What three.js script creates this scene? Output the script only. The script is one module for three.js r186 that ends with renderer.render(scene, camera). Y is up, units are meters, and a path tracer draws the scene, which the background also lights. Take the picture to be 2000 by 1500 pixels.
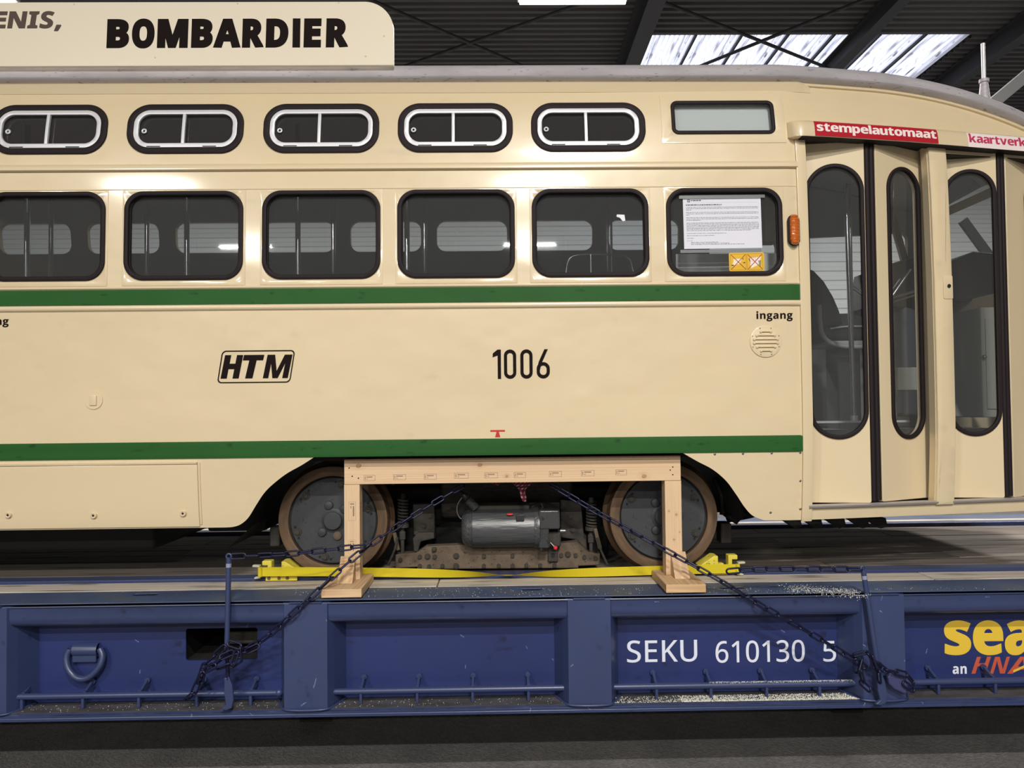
import * as THREE from 'three';
import { mergeGeometries, toCreasedNormals } from 'three/addons/utils/BufferGeometryUtils.js';
import { RoundedBoxGeometry } from 'three/addons/geometries/RoundedBoxGeometry.js';
import { TextGeometry } from 'three/addons/geometries/TextGeometry.js';
import { FontLoader } from 'three/addons/loaders/FontLoader.js';
import { RectAreaLightUniformsLib } from 'three/addons/lights/RectAreaLightUniformsLib.js';

// ---------------------------------------------------------------- camera, sky, exposure
RectAreaLightUniformsLib.init();
const scene = new THREE.Scene();
const FOCAL = 1387;                                   // focal length in pixels of the 2000 x 1500 picture
const camera = new THREE.PerspectiveCamera(2 * Math.atan(750 / FOCAL) * 180 / Math.PI, 4 / 3, 0.05, 120);
camera.position.set(0, 1.6, 0);
camera.rotation.order = 'YXZ';
camera.rotation.set(0.024, -0.0149, -0.0105);
const CY = 769;                                       // the picture is cropped a little off the lens axis
camera.setViewOffset(2000, 1500, 0, 750 - CY, 2000, 1500);
camera.updateMatrixWorld(true);
scene.background = new THREE.Color(2.9, 3.0, 3.5);    // overcast daylight, enters only through the roof sheets
const renderer = new THREE.WebGLRenderer({ antialias: true });
renderer.toneMapping = THREE.LinearToneMapping;
renderer.toneMappingExposure = 1.0;
renderer.shadowMap.enabled = true;
const LAMP_POWER = 1430;                               // radiance of a tube's light
const LAMP_COLOR = new THREE.Color(1, 0.955, 0.9);
const LAMP_Y = 7.13, LAMPS = [[1.02, -9.5], [-7.2, -9.5], [8.9, -9.5], [1.3, 3.6], [.85, 7], [-7.2, 7], [.85, 12.5], [-7.2, 12.5]];
const GROUND = -0.36;                                 // the hall floor; the flat rack stands on bearers

// ---------------------------------------------------------------- measuring: pixel of the photograph -> point at a real distance
const V = (x, y, z) => new THREE.Vector3(x, y, z);
const ray = (px, py) => V((px - 1000) / FOCAL, (CY - py) / FOCAL, -1).applyQuaternion(camera.quaternion);
const U = (px, py, z) => { const d = ray(px, py); return camera.position.clone().addScaledVector(d, z / d.z); };
const UH = (px, py, y) => { const d = ray(px, py); return camera.position.clone().addScaledVector(d, (y - camera.position.y) / d.y); };
const clamp = THREE.MathUtils.clamp, lerp = THREE.MathUtils.lerp, PI = Math.PI;
function mulberry(a) { return () => { a |= 0; a = a + 0x6D2B79F5 | 0; let t = Math.imul(a ^ a >>> 15, 1 | a); t = t + Math.imul(t ^ t >>> 7, 61 | t) ^ t; return ((t ^ t >>> 14) >>> 0) / 4294967296; }; }
const rnd = mulberry(1006);

// ---------------------------------------------------------------- objects
const taken = {};
function numbered(n) { const k = taken[n] = (taken[n] ?? -1) + 1; return k ? n + '_' + String(k).padStart(3, '0') : n; }
function tag(o, label, category, group, kind) {
  if (label) o.userData.label = label; if (category) o.userData.category = category;
  if (group) o.userData.group = group; if (kind) o.userData.kind = kind; return o;
}
function thing(name, label, category, pos = V(0, 0, 0), group) {
  const o = new THREE.Group(); o.name = numbered(name); o.position.copy(pos); o.userData.root = undefined; delete o.userData.root;
  scene.add(o); return tag(o, label, category, group);
}
const isRoot = (o) => o.parent === scene;
// a part: its geometry is given in world coordinates unless at = {p, q, s}
function part(parent, name, geo, mat, label, at) {
  const m = new THREE.Mesh(geo, mat); m.name = name; m.castShadow = m.receiveShadow = true;
  if (at) { m.position.copy(at.p); if (at.q) m.quaternion.copy(at.q); if (at.s) m.scale.copy(at.s); }
  if (isRoot(parent) && parent.type === 'Group') m.position.sub(parent.position);
  if (label) m.userData.label = label;
  parent.add(m); return m;
}
function holder(parent, name, label) { const g = new THREE.Group(); g.name = name; if (isRoot(parent)) g.position.sub(parent.position); if (label) g.userData.label = label; parent.add(g); return g; }
function struct(name, geo, mat, label) { const m = new THREE.Mesh(geo, mat); m.name = name; m.castShadow = m.receiveShadow = true; m.userData.kind = 'structure'; if (label) m.userData.label = label; scene.add(m); return m; }

// ---------------------------------------------------------------- geometry helpers
function fin(g) {
  if (g.index) g = g.toNonIndexed();
  for (const k of Object.keys(g.attributes)) if (!['position', 'normal', 'uv'].includes(k)) g.deleteAttribute(k);
  if (!g.attributes.normal) g.computeVertexNormals();
  if (!g.attributes.uv) g.setAttribute('uv', new THREE.BufferAttribute(new Float32Array(g.attributes.position.count * 2), 2));
  g.clearGroups(); return g;
}
const merge = (list) => mergeGeometries(list.flat().map(fin), false);
const crease = (g, deg = 32) => toCreasedNormals(g.index ? g.toNonIndexed() : g, deg * PI / 180);
function box(w, h, d, x, y, z, r = 0) { const g = r ? new RoundedBoxGeometry(w, h, d, 2, Math.min(r, w / 2.01, h / 2.01, d / 2.01)) : new THREE.BoxGeometry(w, h, d); return fin(g.translate(x, y, z)); }
const boxTo = (a, b, r) => box(Math.abs(b.x - a.x), Math.abs(b.y - a.y), Math.abs(b.z - a.z), (a.x + b.x) / 2, (a.y + b.y) / 2, (a.z + b.z) / 2, r);
function cyl(r, h, axis, x, y, z, seg = 24, r2 = r) { const g = new THREE.CylinderGeometry(r2, r, h, seg); if (axis === 'x') g.rotateZ(-PI / 2); if (axis === 'z') g.rotateX(PI / 2); return fin(g.translate(x, y, z)); }
function rod(a, b, r, seg = 10) { const g = new THREE.CylinderGeometry(r, r, a.distanceTo(b), seg); g.applyQuaternion(new THREE.Quaternion().setFromUnitVectors(V(0, 1, 0), b.clone().sub(a).normalize())); const m = a.clone().add(b).multiplyScalar(.5); return fin(g.translate(m.x, m.y, m.z)); }
function tube(pts, r, seg = 40, rad = 8, closed = false) { return fin(new THREE.TubeGeometry(new THREE.CatmullRomCurve3(pts, closed, 'centripetal'), seg, r, rad, closed)); }
function beam(a, b, w, h, r = 0) {   // a box bar from a to b, h measured upwards
  const L = a.distanceTo(b), g = r ? new RoundedBoxGeometry(L, h, w, 2, r) : new THREE.BoxGeometry(L, h, w);
  const x = b.clone().sub(a).normalize(), z = x.clone().cross(V(0, 1, 0)).normalize(), y = z.clone().cross(x), m = new THREE.Matrix4().makeBasis(x, y, z).setPosition(a.clone().add(b).multiplyScalar(.5));
  return fin(g.applyMatrix4(m));
}
function rrect(cx, cy, w, h, r, S = new THREE.Shape()) {
  const x0 = cx - w / 2, x1 = cx + w / 2, y0 = cy - h / 2, y1 = cy + h / 2; r = Math.min(r, w / 2 - 1e-4, h / 2 - 1e-4);
  const n = r > .05 ? 14 : r > .012 ? 7 : 3; let l = null; const go = (x, y) => { if (l && Math.hypot(x - l[0], y - l[1]) < 4e-4) return; l ? S.lineTo(x, y) : S.moveTo(x, y); l = [x, y]; };
  [[x1 - r, y0 + r, -.5], [x1 - r, y1 - r, 0], [x0 + r, y1 - r, .5], [x0 + r, y0 + r, 1]].forEach(([cx, cy, a], c) => { for (let i = 0; i <= n; i++) if (!(c === 3 && i === n && Math.hypot(x0 + r - (x1 - r), 0) < 4e-4)) go(cx + r * Math.cos((a + .5 * i / n) * PI), cy + r * Math.sin((a + .5 * i / n) * PI)); }); return S;
}
const hole = (...a) => rrect(...a, new THREE.Path());
const poly = (pts) => { const s = new THREE.Shape(); pts.forEach((p, i) => i ? s.lineTo(p[0], p[1]) : s.moveTo(p[0], p[1])); s.closePath(); return s; };
function extrude(shape, depth, bevel = 0, seg = 10) { return fin(new THREE.ExtrudeGeometry(shape, { depth: depth - 2 * bevel, bevelEnabled: bevel > 0, bevelSize: bevel, bevelThickness: bevel, bevelOffset: -bevel, bevelSegments: 2, curveSegments: seg }).translate(0, 0, bevel)); }
// cut every triangle at the given values of one axis, so that a flat sheet can be bent
function slice(g, axis, values) {
  g = g.index ? g.toNonIndexed() : g; const p = g.attributes.position.array; let polys = [];
  for (let i = 0; i < p.length; i += 9) polys.push([[p[i], p[i + 1], p[i + 2]], [p[i + 3], p[i + 4], p[i + 5]], [p[i + 6], p[i + 7], p[i + 8]]]);
  const out = [], E = 1e-6;
  for (let P of polys) {
    const lo = Math.min(...P.map((q) => q[axis])), hi = Math.max(...P.map((q) => q[axis]));
    for (const c of values) {
      if (c <= lo + E || c >= hi - E) continue;
      const A = [], B = [];
      for (let i = 0; i < P.length; i++) {
        const a = P[i], b = P[(i + 1) % P.length], da = a[axis] - c, db = b[axis] - c;
        if (da <= E) A.push(a); if (da >= -E) B.push(a);
        if ((da < -E && db > E) || (da > E && db < -E)) { const t = da / (da - db), m = [0, 1, 2].map((k) => a[k] + (b[k] - a[k]) * t); m[axis] = c; A.push(m); B.push(m); }
      }
      if (A.length > 2) for (let i = 1; i < A.length - 1; i++) out.push(A[0], A[i], A[i + 1]);
      P = B; if (P.length < 3) break;
    }
    if (P.length > 2) for (let i = 1; i < P.length - 1; i++) out.push(P[0], P[i], P[i + 1]);
  }
  const r = new THREE.BufferGeometry(), a = new Float32Array(out.length * 3); out.forEach((q, i) => a.set(q, i * 3));
  r.setAttribute('position', new THREE.BufferAttribute(a, 3)); return r;
}
function grid(rows, deg = 32) {     // rows of points -> a sheet
  const pos = [], uv = []; let v = 0;
  const L = rows.map((r) => { let s = 0; return r.map((p, j) => (j ? s += p.distanceTo(r[j - 1]) : 0)); });
  for (let i = 0; i + 1 < rows.length; i++) {
    const dv = rows[i][0].distanceTo(rows[i + 1][0]);
    for (let j = 0; j + 1 < rows[i].length; j++) {
      const q = [[i, j], [i + 1, j], [i + 1, j + 1], [i, j], [i + 1, j + 1], [i, j + 1]];
      for (const [a, b] of q) { const t = rows[a][b]; pos.push(t.x, t.y, t.z); uv.push(a === i ? v : v + dv, L[a][b]); }
    }
    v += dv;
  }
  const g = new THREE.BufferGeometry(); g.setAttribute('position', new THREE.Float32BufferAttribute(pos, 3)); g.setAttribute('uv', new THREE.Float32BufferAttribute(uv, 2));
  return fin(crease(g, deg));
}
function boxUV(g, long = 'x') {     // uv in metres, u along the grain
  g = fin(g); const p = g.attributes.position, n = g.attributes.normal, uv = new Float32Array(p.count * 2), ax = ['x', 'y', 'z'], li = ax.indexOf(long);
  for (let i = 0; i < p.count; i++) {
    const N = [Math.abs(n.getX(i)), Math.abs(n.getY(i)), Math.abs(n.getZ(i))], c = [p.getX(i), p.getY(i), p.getZ(i)], big = N.indexOf(Math.max(...N));
    const o = [0, 1, 2].filter((k) => k !== big); let u = o[0], w = o[1]; if (w === li) [u, w] = [w, u];
    uv[i * 2] = c[u]; uv[i * 2 + 1] = c[w];
  }
  g.setAttribute('uv', new THREE.BufferAttribute(uv, 2)); return g;
}
function shear(g, k) { const p = g.attributes.position; for (let i = 0; i < p.count; i++) p.setX(i, p.getX(i) + k * p.getY(i)); return g; }
const font = await new FontLoader().loadAsync('fonts/droid/droid_sans_bold.typeface.json'), fontR = await new FontLoader().loadAsync('fonts/droid/droid_sans_regular.typeface.json');
// lettering fitted to the rectangle x0..x1, y0..y1 at z = 0..d ; weight thickens the strokes
function letters(str, f, x0, x1, y0, y1, { weight = 0, k = 0, d = .0015, space = 0, seg = 6 } = {}) {
  let g;
  const opt = { font: f, size: 1, depth: .01, curveSegments: seg, bevelEnabled: weight > 0, bevelSize: weight, bevelThickness: .004, bevelSegments: 1 };
  if (space) { let x = 0; const L = []; for (const c of str) { if (c === ' ') { x += .45; continue; } const t = new TextGeometry(c, opt); t.computeBoundingBox(); const b = t.boundingBox; t.translate(x - b.min.x, 0, 0); x += b.max.x - b.min.x + space; L.push(t); } g = merge(L); }
  else g = fin(new TextGeometry(str, opt));
  if (k) shear(g, k);
  g.computeBoundingBox(); const b = g.boundingBox, sx = (x1 - x0) / (b.max.x - b.min.x), sy = (y1 - y0) / (b.max.y - b.min.y), sz = d / (b.max.z - b.min.z);
  g.translate(-b.min.x, -b.min.y, -b.min.z).scale(sx, sy, sz).translate(x0, y0, 0); return fin(g);
}

// ---------------------------------------------------------------- textures and materials
function hash(x, y, s) { let h = Math.imul(x, 374761393) + Math.imul(y, 668265263) + Math.imul(s, 2147483647 ^ 0x5bd1e995) | 0; h = Math.imul(h ^ h >>> 13, 1274126177); return ((h ^ h >>> 16) >>> 0) / 4294967296; }
function noise(x, y, px, py, s) { const xi = Math.floor(x), yi = Math.floor(y), fx = x - xi, fy = y - yi, u = fx * fx * (3 - 2 * fx), w = fy * fy * (3 - 2 * fy), m = (a, n) => ((a % n) + n) % n; const a = hash(m(xi, px), m(yi, py), s), b = hash(m(xi + 1, px), m(yi, py), s), c = hash(m(xi, px), m(yi + 1, py), s), d = hash(m(xi + 1, px), m(yi + 1, py), s); return a + (b - a) * u + (c - a) * w + (a - b - c + d) * u * w; }
function fbm(u, v, fx, fy, o, s) { let t = 0, a = .5, n = 0; for (let i = 0; i < o; i++) { t += a * noise(u * fx, v * fy, fx, fy, s + i); n += a; a *= .5; fx *= 2; fy *= 2; } return t / n; }
function tex(w, h, fn, srgb = true, rx = 1, ry = 1) {
  const a = new Uint8Array(w * h * 4); for (let y = 0; y < h; y++) for (let x = 0; x < w; x++) { const c = fn(x / w, y / h), o = (y * w + x) * 4; for (let k = 0; k < 3; k++) a[o + k] = clamp(Math.round((c.length ? c[k] : c) * 255), 0, 255); a[o + 3] = 255; }
  const t = new THREE.DataTexture(a, w, h); t.wrapS = t.wrapT = THREE.RepeatWrapping; t.magFilter = THREE.LinearFilter; t.minFilter = THREE.LinearMipmapLinearFilter; if (srgb) t.colorSpace = THREE.SRGBColorSpace; t.repeat.set(rx, ry); t.needsUpdate = true; return t;
}
function canvasTex(w, h, draw) { const c = document.createElement('canvas'); c.width = w; c.height = h; draw(c.getContext('2d'), w, h); const t = new THREE.CanvasTexture(c); t.colorSpace = THREE.SRGBColorSpace; t.magFilter = THREE.LinearFilter; return t; }
const std = (color, roughness = .6, metalness = 0, o = {}) => new THREE.MeshStandardMaterial({ color, roughness, metalness, ...o });
const phy = (color, roughness, o = {}) => new THREE.MeshPhysicalMaterial({ color, roughness, ...o });
const waves = tex(256, 256, (u, v) => .72 * fbm(u, v, 3, 4, 2, 5) + .28 * fbm(u, v, 9, 12, 2, 8), false, .8, .8);
const soil = (c, amt, s, fx, fy, rx, ry, spots = 0) => tex(512, 512, (u, v) => { const a = fbm(u, v, fx, fy, 5, s) - .5, b = fbm(u, v, fx * 6, fy * 6, 3, s + 9), k = 1 + amt * a * 2 - (b > .74 ? spots * (b - .74) * 6 : 0); return c.map((x) => x * k); }, true, rx, ry);
function scratch(t, n, c, seed, len = 26) { const { data: d, width: w, height: h } = t.image, r = mulberry(seed); for (let i = 0; i < n; i++) { let x = r() * w, y = r() * h, a = r() * 6.28, L = 4 + len * r() * r(), k = .35 + .6 * r(); for (let s = 0; s < L; s += .5) { x += .5 * Math.cos(a); y += .5 * Math.sin(a); a += (r() - .5) * .12; if (r() < .18) continue; const o = (((Math.floor(y) % h + h) % h) * w + (Math.floor(x) % w + w) % w) * 4; for (let q = 0; q < 3; q++) d[o + q] = lerp(d[o + q], c[q], k); } } t.needsUpdate = true; return t; }
const M = {};
const CREAM = [.868, .797, .655];
M.cream = phy(0xffffff, .38, { map: soil(CREAM, .022, 3, 4, 5, .35, .45, .03), clearcoat: .75, clearcoatRoughness: .1, bumpMap: waves, bumpScale: .011 });
M.creamFlat = phy(new THREE.Color().setRGB(...CREAM, THREE.SRGBColorSpace), .42, { clearcoat: .55, clearcoatRoughness: .14 });
M.board = phy(new THREE.Color(0xeadfc8), .5, { clearcoat: .3, clearcoatRoughness: .25 });
M.green = phy(0xffffff, .6, { specularIntensity: .4, map: soil([.15, .345, .15], .07, 13, 5, 4, .5, 1.5, .3), clearcoat: .12, clearcoatRoughness: .12, bumpMap: waves, bumpScale: .004 });
M.ink = phy(0x170d0c, .8, { specularIntensity: .35 }); M.inkFade = std(0x55463f, .75);
M.red = std(0xb3222f, .35); M.redMark = std(0xc22a24, .5); M.pinkWhite = std(0xf2e3e0, .4); M.magenta = std(0xc43a62, .4); M.white = std(0xe9ebee, .5);
M.rubber = phy(0x1d1517, .65, { specularIntensity: .55 }); M.black = std(0x0d0c0d, .7); M.dark = std(0x1a1918, .75);
M.alu = std(0xdcdde0, .45, .3); M.chrome = std(0xd8dade, .16, 1); M.steel = std(0x8c8a88, .4, .8);
M.glass = new THREE.MeshPhysicalMaterial({ color: 0xe4e7e9, roughness: .02, transmission: .955, thickness: 0, ior: 1.5 });
M.glassTint = new THREE.MeshPhysicalMaterial({ color: 0xb8b4b6, roughness: .03, transmission: .945, thickness: 0, ior: 1.5 });
M.roof = std(0xffffff, .55, .1, { map: soil([.70, .685, .70], .1, 23, 6, 8, .8, 2.2, .35) });
M.inner = std(0x9a9d9a, .6); M.innerDark = std(0x2e2f30, .7); M.innerLight = std(0xa4a59c, .6);
M.blue = phy(0xffffff, .42, { map: soil([.205, .25, .40], .09, 33, 4, 6, .6, .6, .25), clearcoat: .25, clearcoatRoughness: .3, bumpMap: waves, bumpScale: .004 });
M.blueWeb = phy(0xffffff, .5, { map: soil([.13, .182, .395], .12, 35, 4, 6, .6, .6, .3), clearcoat: .2, clearcoatRoughness: .35, bumpMap: waves, bumpScale: .004 });
M.bluePlain = phy(new THREE.Color(0x313d63), .45, { clearcoat: .3, clearcoatRoughness: .25 });
M.flange = phy(0xffffff, .5, { map: tex(1024, 512, (u, v) => { const s = hash(Math.floor(u * 1024), Math.floor(v * 512), 4), a = fbm(u, v, 10, 5, 5, 41), b = fbm(u, v, 40, 12, 3, 44); let c = [.27 + .12 * (a - .5), .325 + .13 * (a - .5), .44 + .13 * (a - .5)]; if (s > .985 && b > .5) c = [.55, .57, .6]; if (a > .66) c = c.map((x, i) => lerp(x, [.34, .35, .36][i], .6)); return c; }, true, .5, 1.5) });
scratch(M.blue.map, 34, [150, 160, 190], 5); scratch(M.blueWeb.map, 16, [120, 130, 165], 6, 20); scratch(M.flange.map, 60, [170, 178, 192], 8, 40);
M.chain = std(0x1d1f3c, .36, .35);
M.letter = std(0xdfe4f2, .45); M.yellowLogo = std(0xe3bf3c, .45); M.orangeLogo = std(0xc0563f, .45);
function wood(c, dark, s, contrast = 1) { return tex(1024, 512, (u, v) => { const w = fbm(u, v, 2, 6, 3, s), g = fbm(u, v + .04 * w, 5, 60, 4, s + 7), r = .5 + .5 * Math.sin((v * 14 + w * 5) * 2 * PI); const k = clamp((.55 * g + .45 * r * (.4 + .6 * w)) * contrast, 0, 1); return c.map((x, i) => lerp(x, dark[i], k)); }, true, .45, 2.2); }
M.wood = std(0xffffff, .62, 0, { map: wood([.89, .77, .62], [.72, .57, .42], 51) });
M.wood2 = std(0xffffff, .62, 0, { map: wood([.87, .74, .58], [.70, .55, .38], 57) });
const oldWood = (s, c, d) => std(0xffffff, .85, 0, { map: tex(1024, 256, (u, v) => { const w = fbm(u, v, 3, 5, 4, s), g = fbm(u, v + .05 * w, 6, 64, 4, s + 3), k = clamp(g * 1.5 - .35 + .5 * (w - .5), 0, 1), e = fbm(u, v, 7, 9, 4, s + 8); let o = c.map((x, i) => lerp(x, d[i], k)); if (e > .63) o = o.map((x) => x * (1 - (e - .63) * 2.2)); return o; }, true, .4, 4), bumpMap: waves, bumpScale: .003 });
M.plank = [oldWood(61, [.60, .56, .52], [.38, .35, .32]), oldWood(67, [.56, .51, .46], [.35, .31, .28]), oldWood(71, [.52, .48, .44], [.30, .27, .25])];
M.plankPale = oldWood(77, [.84, .80, .745], [.62, .58, .53]);
M.yellow = std(0xffffff, .7, 0, { map: tex(256, 256, (u, v) => { const a = .5 + .5 * Math.sin(u * 2 * PI * 32), b = .5 + .5 * Math.sin(v * 2 * PI * 32), k = 1 - .22 * Math.max(a * a, b * b * .6); return [.90 * k, .82 * k, .08 * k]; }, true, 8, 8) });
M.yellowPaint = std(0xffffff, .6, 0, { map: soil([.86, .80, .30], .12, 83, 6, 6, 4, 4, .9) });
M.rust = std(0xffffff, .8, .1, { map: soil([.40, .345, .285], .25, 91, 6, 6, 3, 3, .9) });
M.tyre = std(0xffffff, .55, .35, { map: soil([.42, .335, .255], .2, 93, 5, 8, 2.5, 2.5, .4) });
M.disc = std(0xffffff, .6, .1, { map: soil([.225, .235, .25], .16, 95, 4, 4, 3, 3, .6) });
M.motor = phy(0xffffff, .4, { map: soil([.26, .265, .275], .12, 97, 6, 6, 4, 4, .5), clearcoat: .5, clearcoatRoughness: .2, bumpMap: tex(256, 256, (u, v) => fbm(u, v, 24, 24, 3, 99), false, 3, 3), bumpScale: .0035 });
M.truck = std(0xffffff, .75, .1, { map: soil([.235, .22, .20], .3, 101, 7, 7, 3, 3, .9) });
M.orange = phy(0xc4621f, .18, { clearcoat: 1, clearcoatRoughness: .06 });
// ---------------------------------------------------------------- the hall
M.asphalt = std(0xffffff, .92, 0, { map: tex(1024, 1024, (u, v) => { const g = hash(Math.floor(u * 1024), Math.floor(v * 1024), 2), a = fbm(u, v, 6, 6, 5, 201), b = fbm(u, v, 90, 90, 2, 205); let k = .405 + .11 * (a - .5) + .10 * (b - .5); if (g > .985) k += .22 * (g - .985) / .015; return [k * 1.02, k, k * .985]; }, true, .7, .7), bumpMap: tex(256, 256, (u, v) => fbm(u, v, 60, 60, 2, 207), false, 2, 2), bumpScale: .004 });
M.sheetDark = std(0x545254, .7, .1); M.steelDark = std(0x38373b, .65, .1); M.wallPale = std(0xc2c6c6, .6, 0); M.wallDark = std(0x77797b, .8);
M.rooflight = new THREE.MeshPhysicalMaterial({ color: 0xf1f1f6, roughness: 1, transmission: .75, thickness: 0, ior: 1.3, map: tex(512, 256, (u, v) => { const a = fbm(u, v, 4, 20, 4, 211), s = fbm(u, v, 9, 9, 3, 215); let k = 1 - .12 * a - (a > .60 ? (a - .60) * 1.5 : 0); if (s > .74) k *= 1 - (s - .74) * 4; return [k, k, k * 1.005]; }, true, .35, 1.1) });
const HALL = { x0: -18, x1: 15, z0: -16.5, z1: 18, y: 8 };
struct('floor', boxUV(box(HALL.x1 - HALL.x0 + .6, .2, HALL.z1 - HALL.z0 + .6, (HALL.x0 + HALL.x1) / 2, GROUND - .1, (HALL.z0 + HALL.z1) / 2)), M.asphalt);
// profiled sheet: ribs along one axis
function ribbed(x0, x1, y, z0, z1, pitch, h) {     // roof sheet, ribs along x
  const pts = []; for (let z = z0; z < z1 - 1e-4; z += pitch) pts.push([z, h], [z + pitch * .42, h], [z + pitch * .5, 0], [z + pitch * .92, 0]); pts.push([z1, h]);
  const c = pts.filter((p) => p[0] <= z1 + 1e-6);
  return grid([c.map((p) => V(x0, y + p[1], p[0])), c.map((p) => V(x1, y + p[1], p[0]))], 5);
}
const SKY = { x0: 2.62, x1: 8.22, z0: -15.3, z1: -12.04 };
struct('ceiling', merge([
  ribbed(HALL.x0, HALL.x1, HALL.y, SKY.z1, HALL.z1, .165, .042), ribbed(HALL.x0, SKY.x0, HALL.y, HALL.z0, SKY.z1, .165, .042), ribbed(SKY.x1, HALL.x1, HALL.y, HALL.z0, SKY.z1, .165, .042), ribbed(SKY.x0, SKY.x1, HALL.y, HALL.z0, SKY.z0, .165, .042),
  box(HALL.x1 - HALL.x0 + .6, .15, HALL.z1 - SKY.z1 + .3, (HALL.x0 + HALL.x1) / 2, HALL.y + .14, (SKY.z1 + HALL.z1 + .3) / 2),
  box(SKY.x0 - HALL.x0 + .3, .15, SKY.z1 - HALL.z0 + .3, (HALL.x0 - .3 + SKY.x0) / 2, HALL.y + .14, (HALL.z0 - .3 + SKY.z1) / 2), box(HALL.x1 - SKY.x1 + .3, .15, SKY.z1 - HALL.z0 + .3, (HALL.x1 + .3 + SKY.x1) / 2, HALL.y + .14, (HALL.z0 - .3 + SKY.z1) / 2),
  box(SKY.x1 - SKY.x0, .15, SKY.z0 - HALL.z0 + .3, (SKY.x0 + SKY.x1) / 2, HALL.y + .14, (HALL.z0 - .3 + SKY.z0) / 2)]), M.sheetDark);
function siding(name, mat, a, b, y0, y1, n) {        // wall of horizontal ribs with thickness
  const pts = []; const p = .22; for (let y = y0; y < y1; y += p) pts.push([y, 0], [y + .09, 0], [y + .11, .03], [y + .2, .03]); pts.push([y1, 0]);
  const c = pts.filter((q) => q[0] <= y1 + 1e-6), L = a.distanceTo(b), m = a.clone().add(b).multiplyScalar(.5);
  const back = new THREE.BoxGeometry(L + .6, y1 - y0 + .2, .2); back.rotateY(Math.atan2(n.x, n.z)); back.translate(m.x - n.x * .12, (y0 + y1) / 2, m.z - n.z * .12);
  return struct(name, merge([grid([c.map((q) => V(a.x + n.x * q[1], q[0], a.z + n.z * q[1])), c.map((q) => V(b.x + n.x * q[1], q[0], b.z + n.z * q[1]))], 5), back]), mat);
}
siding('wall_back', M.wallPale, V(HALL.x0, 0, HALL.z0), V(HALL.x1, 0, HALL.z0), GROUND, 8.3, V(0, 0, 1));
siding('wall_front', M.wallDark, V(HALL.x1, 0, HALL.z1), V(HALL.x0, 0, HALL.z1), GROUND, 8.3, V(0, 0, -1));
siding('wall_left', M.wallDark, V(HALL.x0, 0, HALL.z1), V(HALL.x0, 0, HALL.z0), GROUND, 8.3, V(1, 0, 0));
siding('wall_right', M.wallDark, V(HALL.x1, 0, HALL.z0), V(HALL.x1, 0, HALL.z1), GROUND, 8.3, V(-1, 0, 0));
// translucent roof sheets over the tram's front end
{
  const sky = new THREE.Group(); sky.name = 'window_1'; tag(sky, 'strip of bright translucent corrugated roof sheets in the dark roof', null, null, 'structure'); scene.add(sky);
  const edges = [2.62, 3.42, 4.22, 5.02, 5.82, 6.62, 7.42, 8.22];
  edges.slice(0, -1).forEach((x, i) => {
    const c = []; for (let k = 0; k <= 80; k++) { const t = k / 80; c.push([x - .02 + .86 * t, .032 * Math.cos(t * 20 * PI) + (i % 2) * .012]); }
    part(sky, 'roof_sheet', grid([c.map((p) => V(p[0], HALL.y + .1 + p[1], SKY.z0 - .1)), c.map((p) => V(p[0], HALL.y + .1 + p[1], SKY.z1 + .1))], 60), M.rooflight);
    if (i) part(sky, 'joint_strip', box(.035, .05, 3.3, x, HALL.y + .05, (SKY.z0 + SKY.z1) / 2), M.steelDark);
  });
}
// steel frame under the roof
function ibeam(x, z0, z1, y, w, h) { return merge([box(w, .02, z1 - z0, x, y - .01, (z0 + z1) / 2), box(w, .02, z1 - z0, x, y - h + .01, (z0 + z1) / 2), box(.014, h - .04, z1 - z0, x, y - h / 2, (z0 + z1) / 2)]); }
[[2.3, .26, .5], [6.1, .2, .3], [8.62, .2, .36], [-9, .26, .5]].forEach(([x, w, h]) => struct(numbered('roof_beam'), ibeam(x, HALL.z0, HALL.z1, 7.98, w, h), M.steelDark));
{ const a = U(1795, 60, -12.9).x; struct('pillar', merge([box(.012, 7.6, .14, a, 3.8, -12.9), box(.14, 7.6, .012, a, 3.8, -12.97), box(.14, 7.6, .012, a, 3.8, -12.83)]), M.steelDark); }
[[[600, -54], [1100, 163]], [[760, 140], [1250, -34]], [[1235, -20], [1660, 150]], [[1340, 140], [1780, -38]]].forEach(([a, b]) => { const p = UH(a[0], a[1], 7.78), q = UH(b[0], b[1], 7.78); struct(numbered('trim_rod'), rod(p, q, .028), M.steelDark); });
{ const p = U(1935, 205, -9), q = U(2070, 92, -9); const d = q.clone().sub(p); struct('trim_brace', beam(p.clone().addScaledVector(d, -1.1), p.clone().addScaledVector(d, (7.95 - p.y) / d.y), .12, .14), M.white); }

// ---------------------------------------------------------------- tube lamps (each glowing tube with its own light)
M.tubeGlow = std(0xffffff, .5, 0, { emissive: LAMP_COLOR, emissiveIntensity: 9 });
M.housing = std(0xd8d8d6, .5);
for (const [x, z] of LAMPS) {
  const seen = x === 1.02;
  const l = thing('tube_lamp', seen ? 'white tube lamp glowing under the dark roof above the tram' : 'white tube lamp in the rows under the roof, seen only as a reflection', 'lamp', V(x, LAMP_Y, z), seen ? null : 'tube lamps along the hall roof');
  part(l, 'housing', box(1.5, .07, .16, x, LAMP_Y + .075, z, .02), M.housing);
  part(l, 'tube', cyl(.03, 1.44, 'x', x, LAMP_Y + .01, z, 14), M.tubeGlow);
  for (const s of [-.6, .6]) part(l, 'hanger', rod(V(x + s, LAMP_Y + .1, z), V(x + s, 8.0, z), .006, 6), M.steelDark);
  const a = new THREE.RectAreaLight(LAMP_COLOR, LAMP_POWER, 1.44, .12); a.position.set(0, -.03, 0); a.rotation.set(-PI / 2, 0, 0); l.add(a);
}
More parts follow.
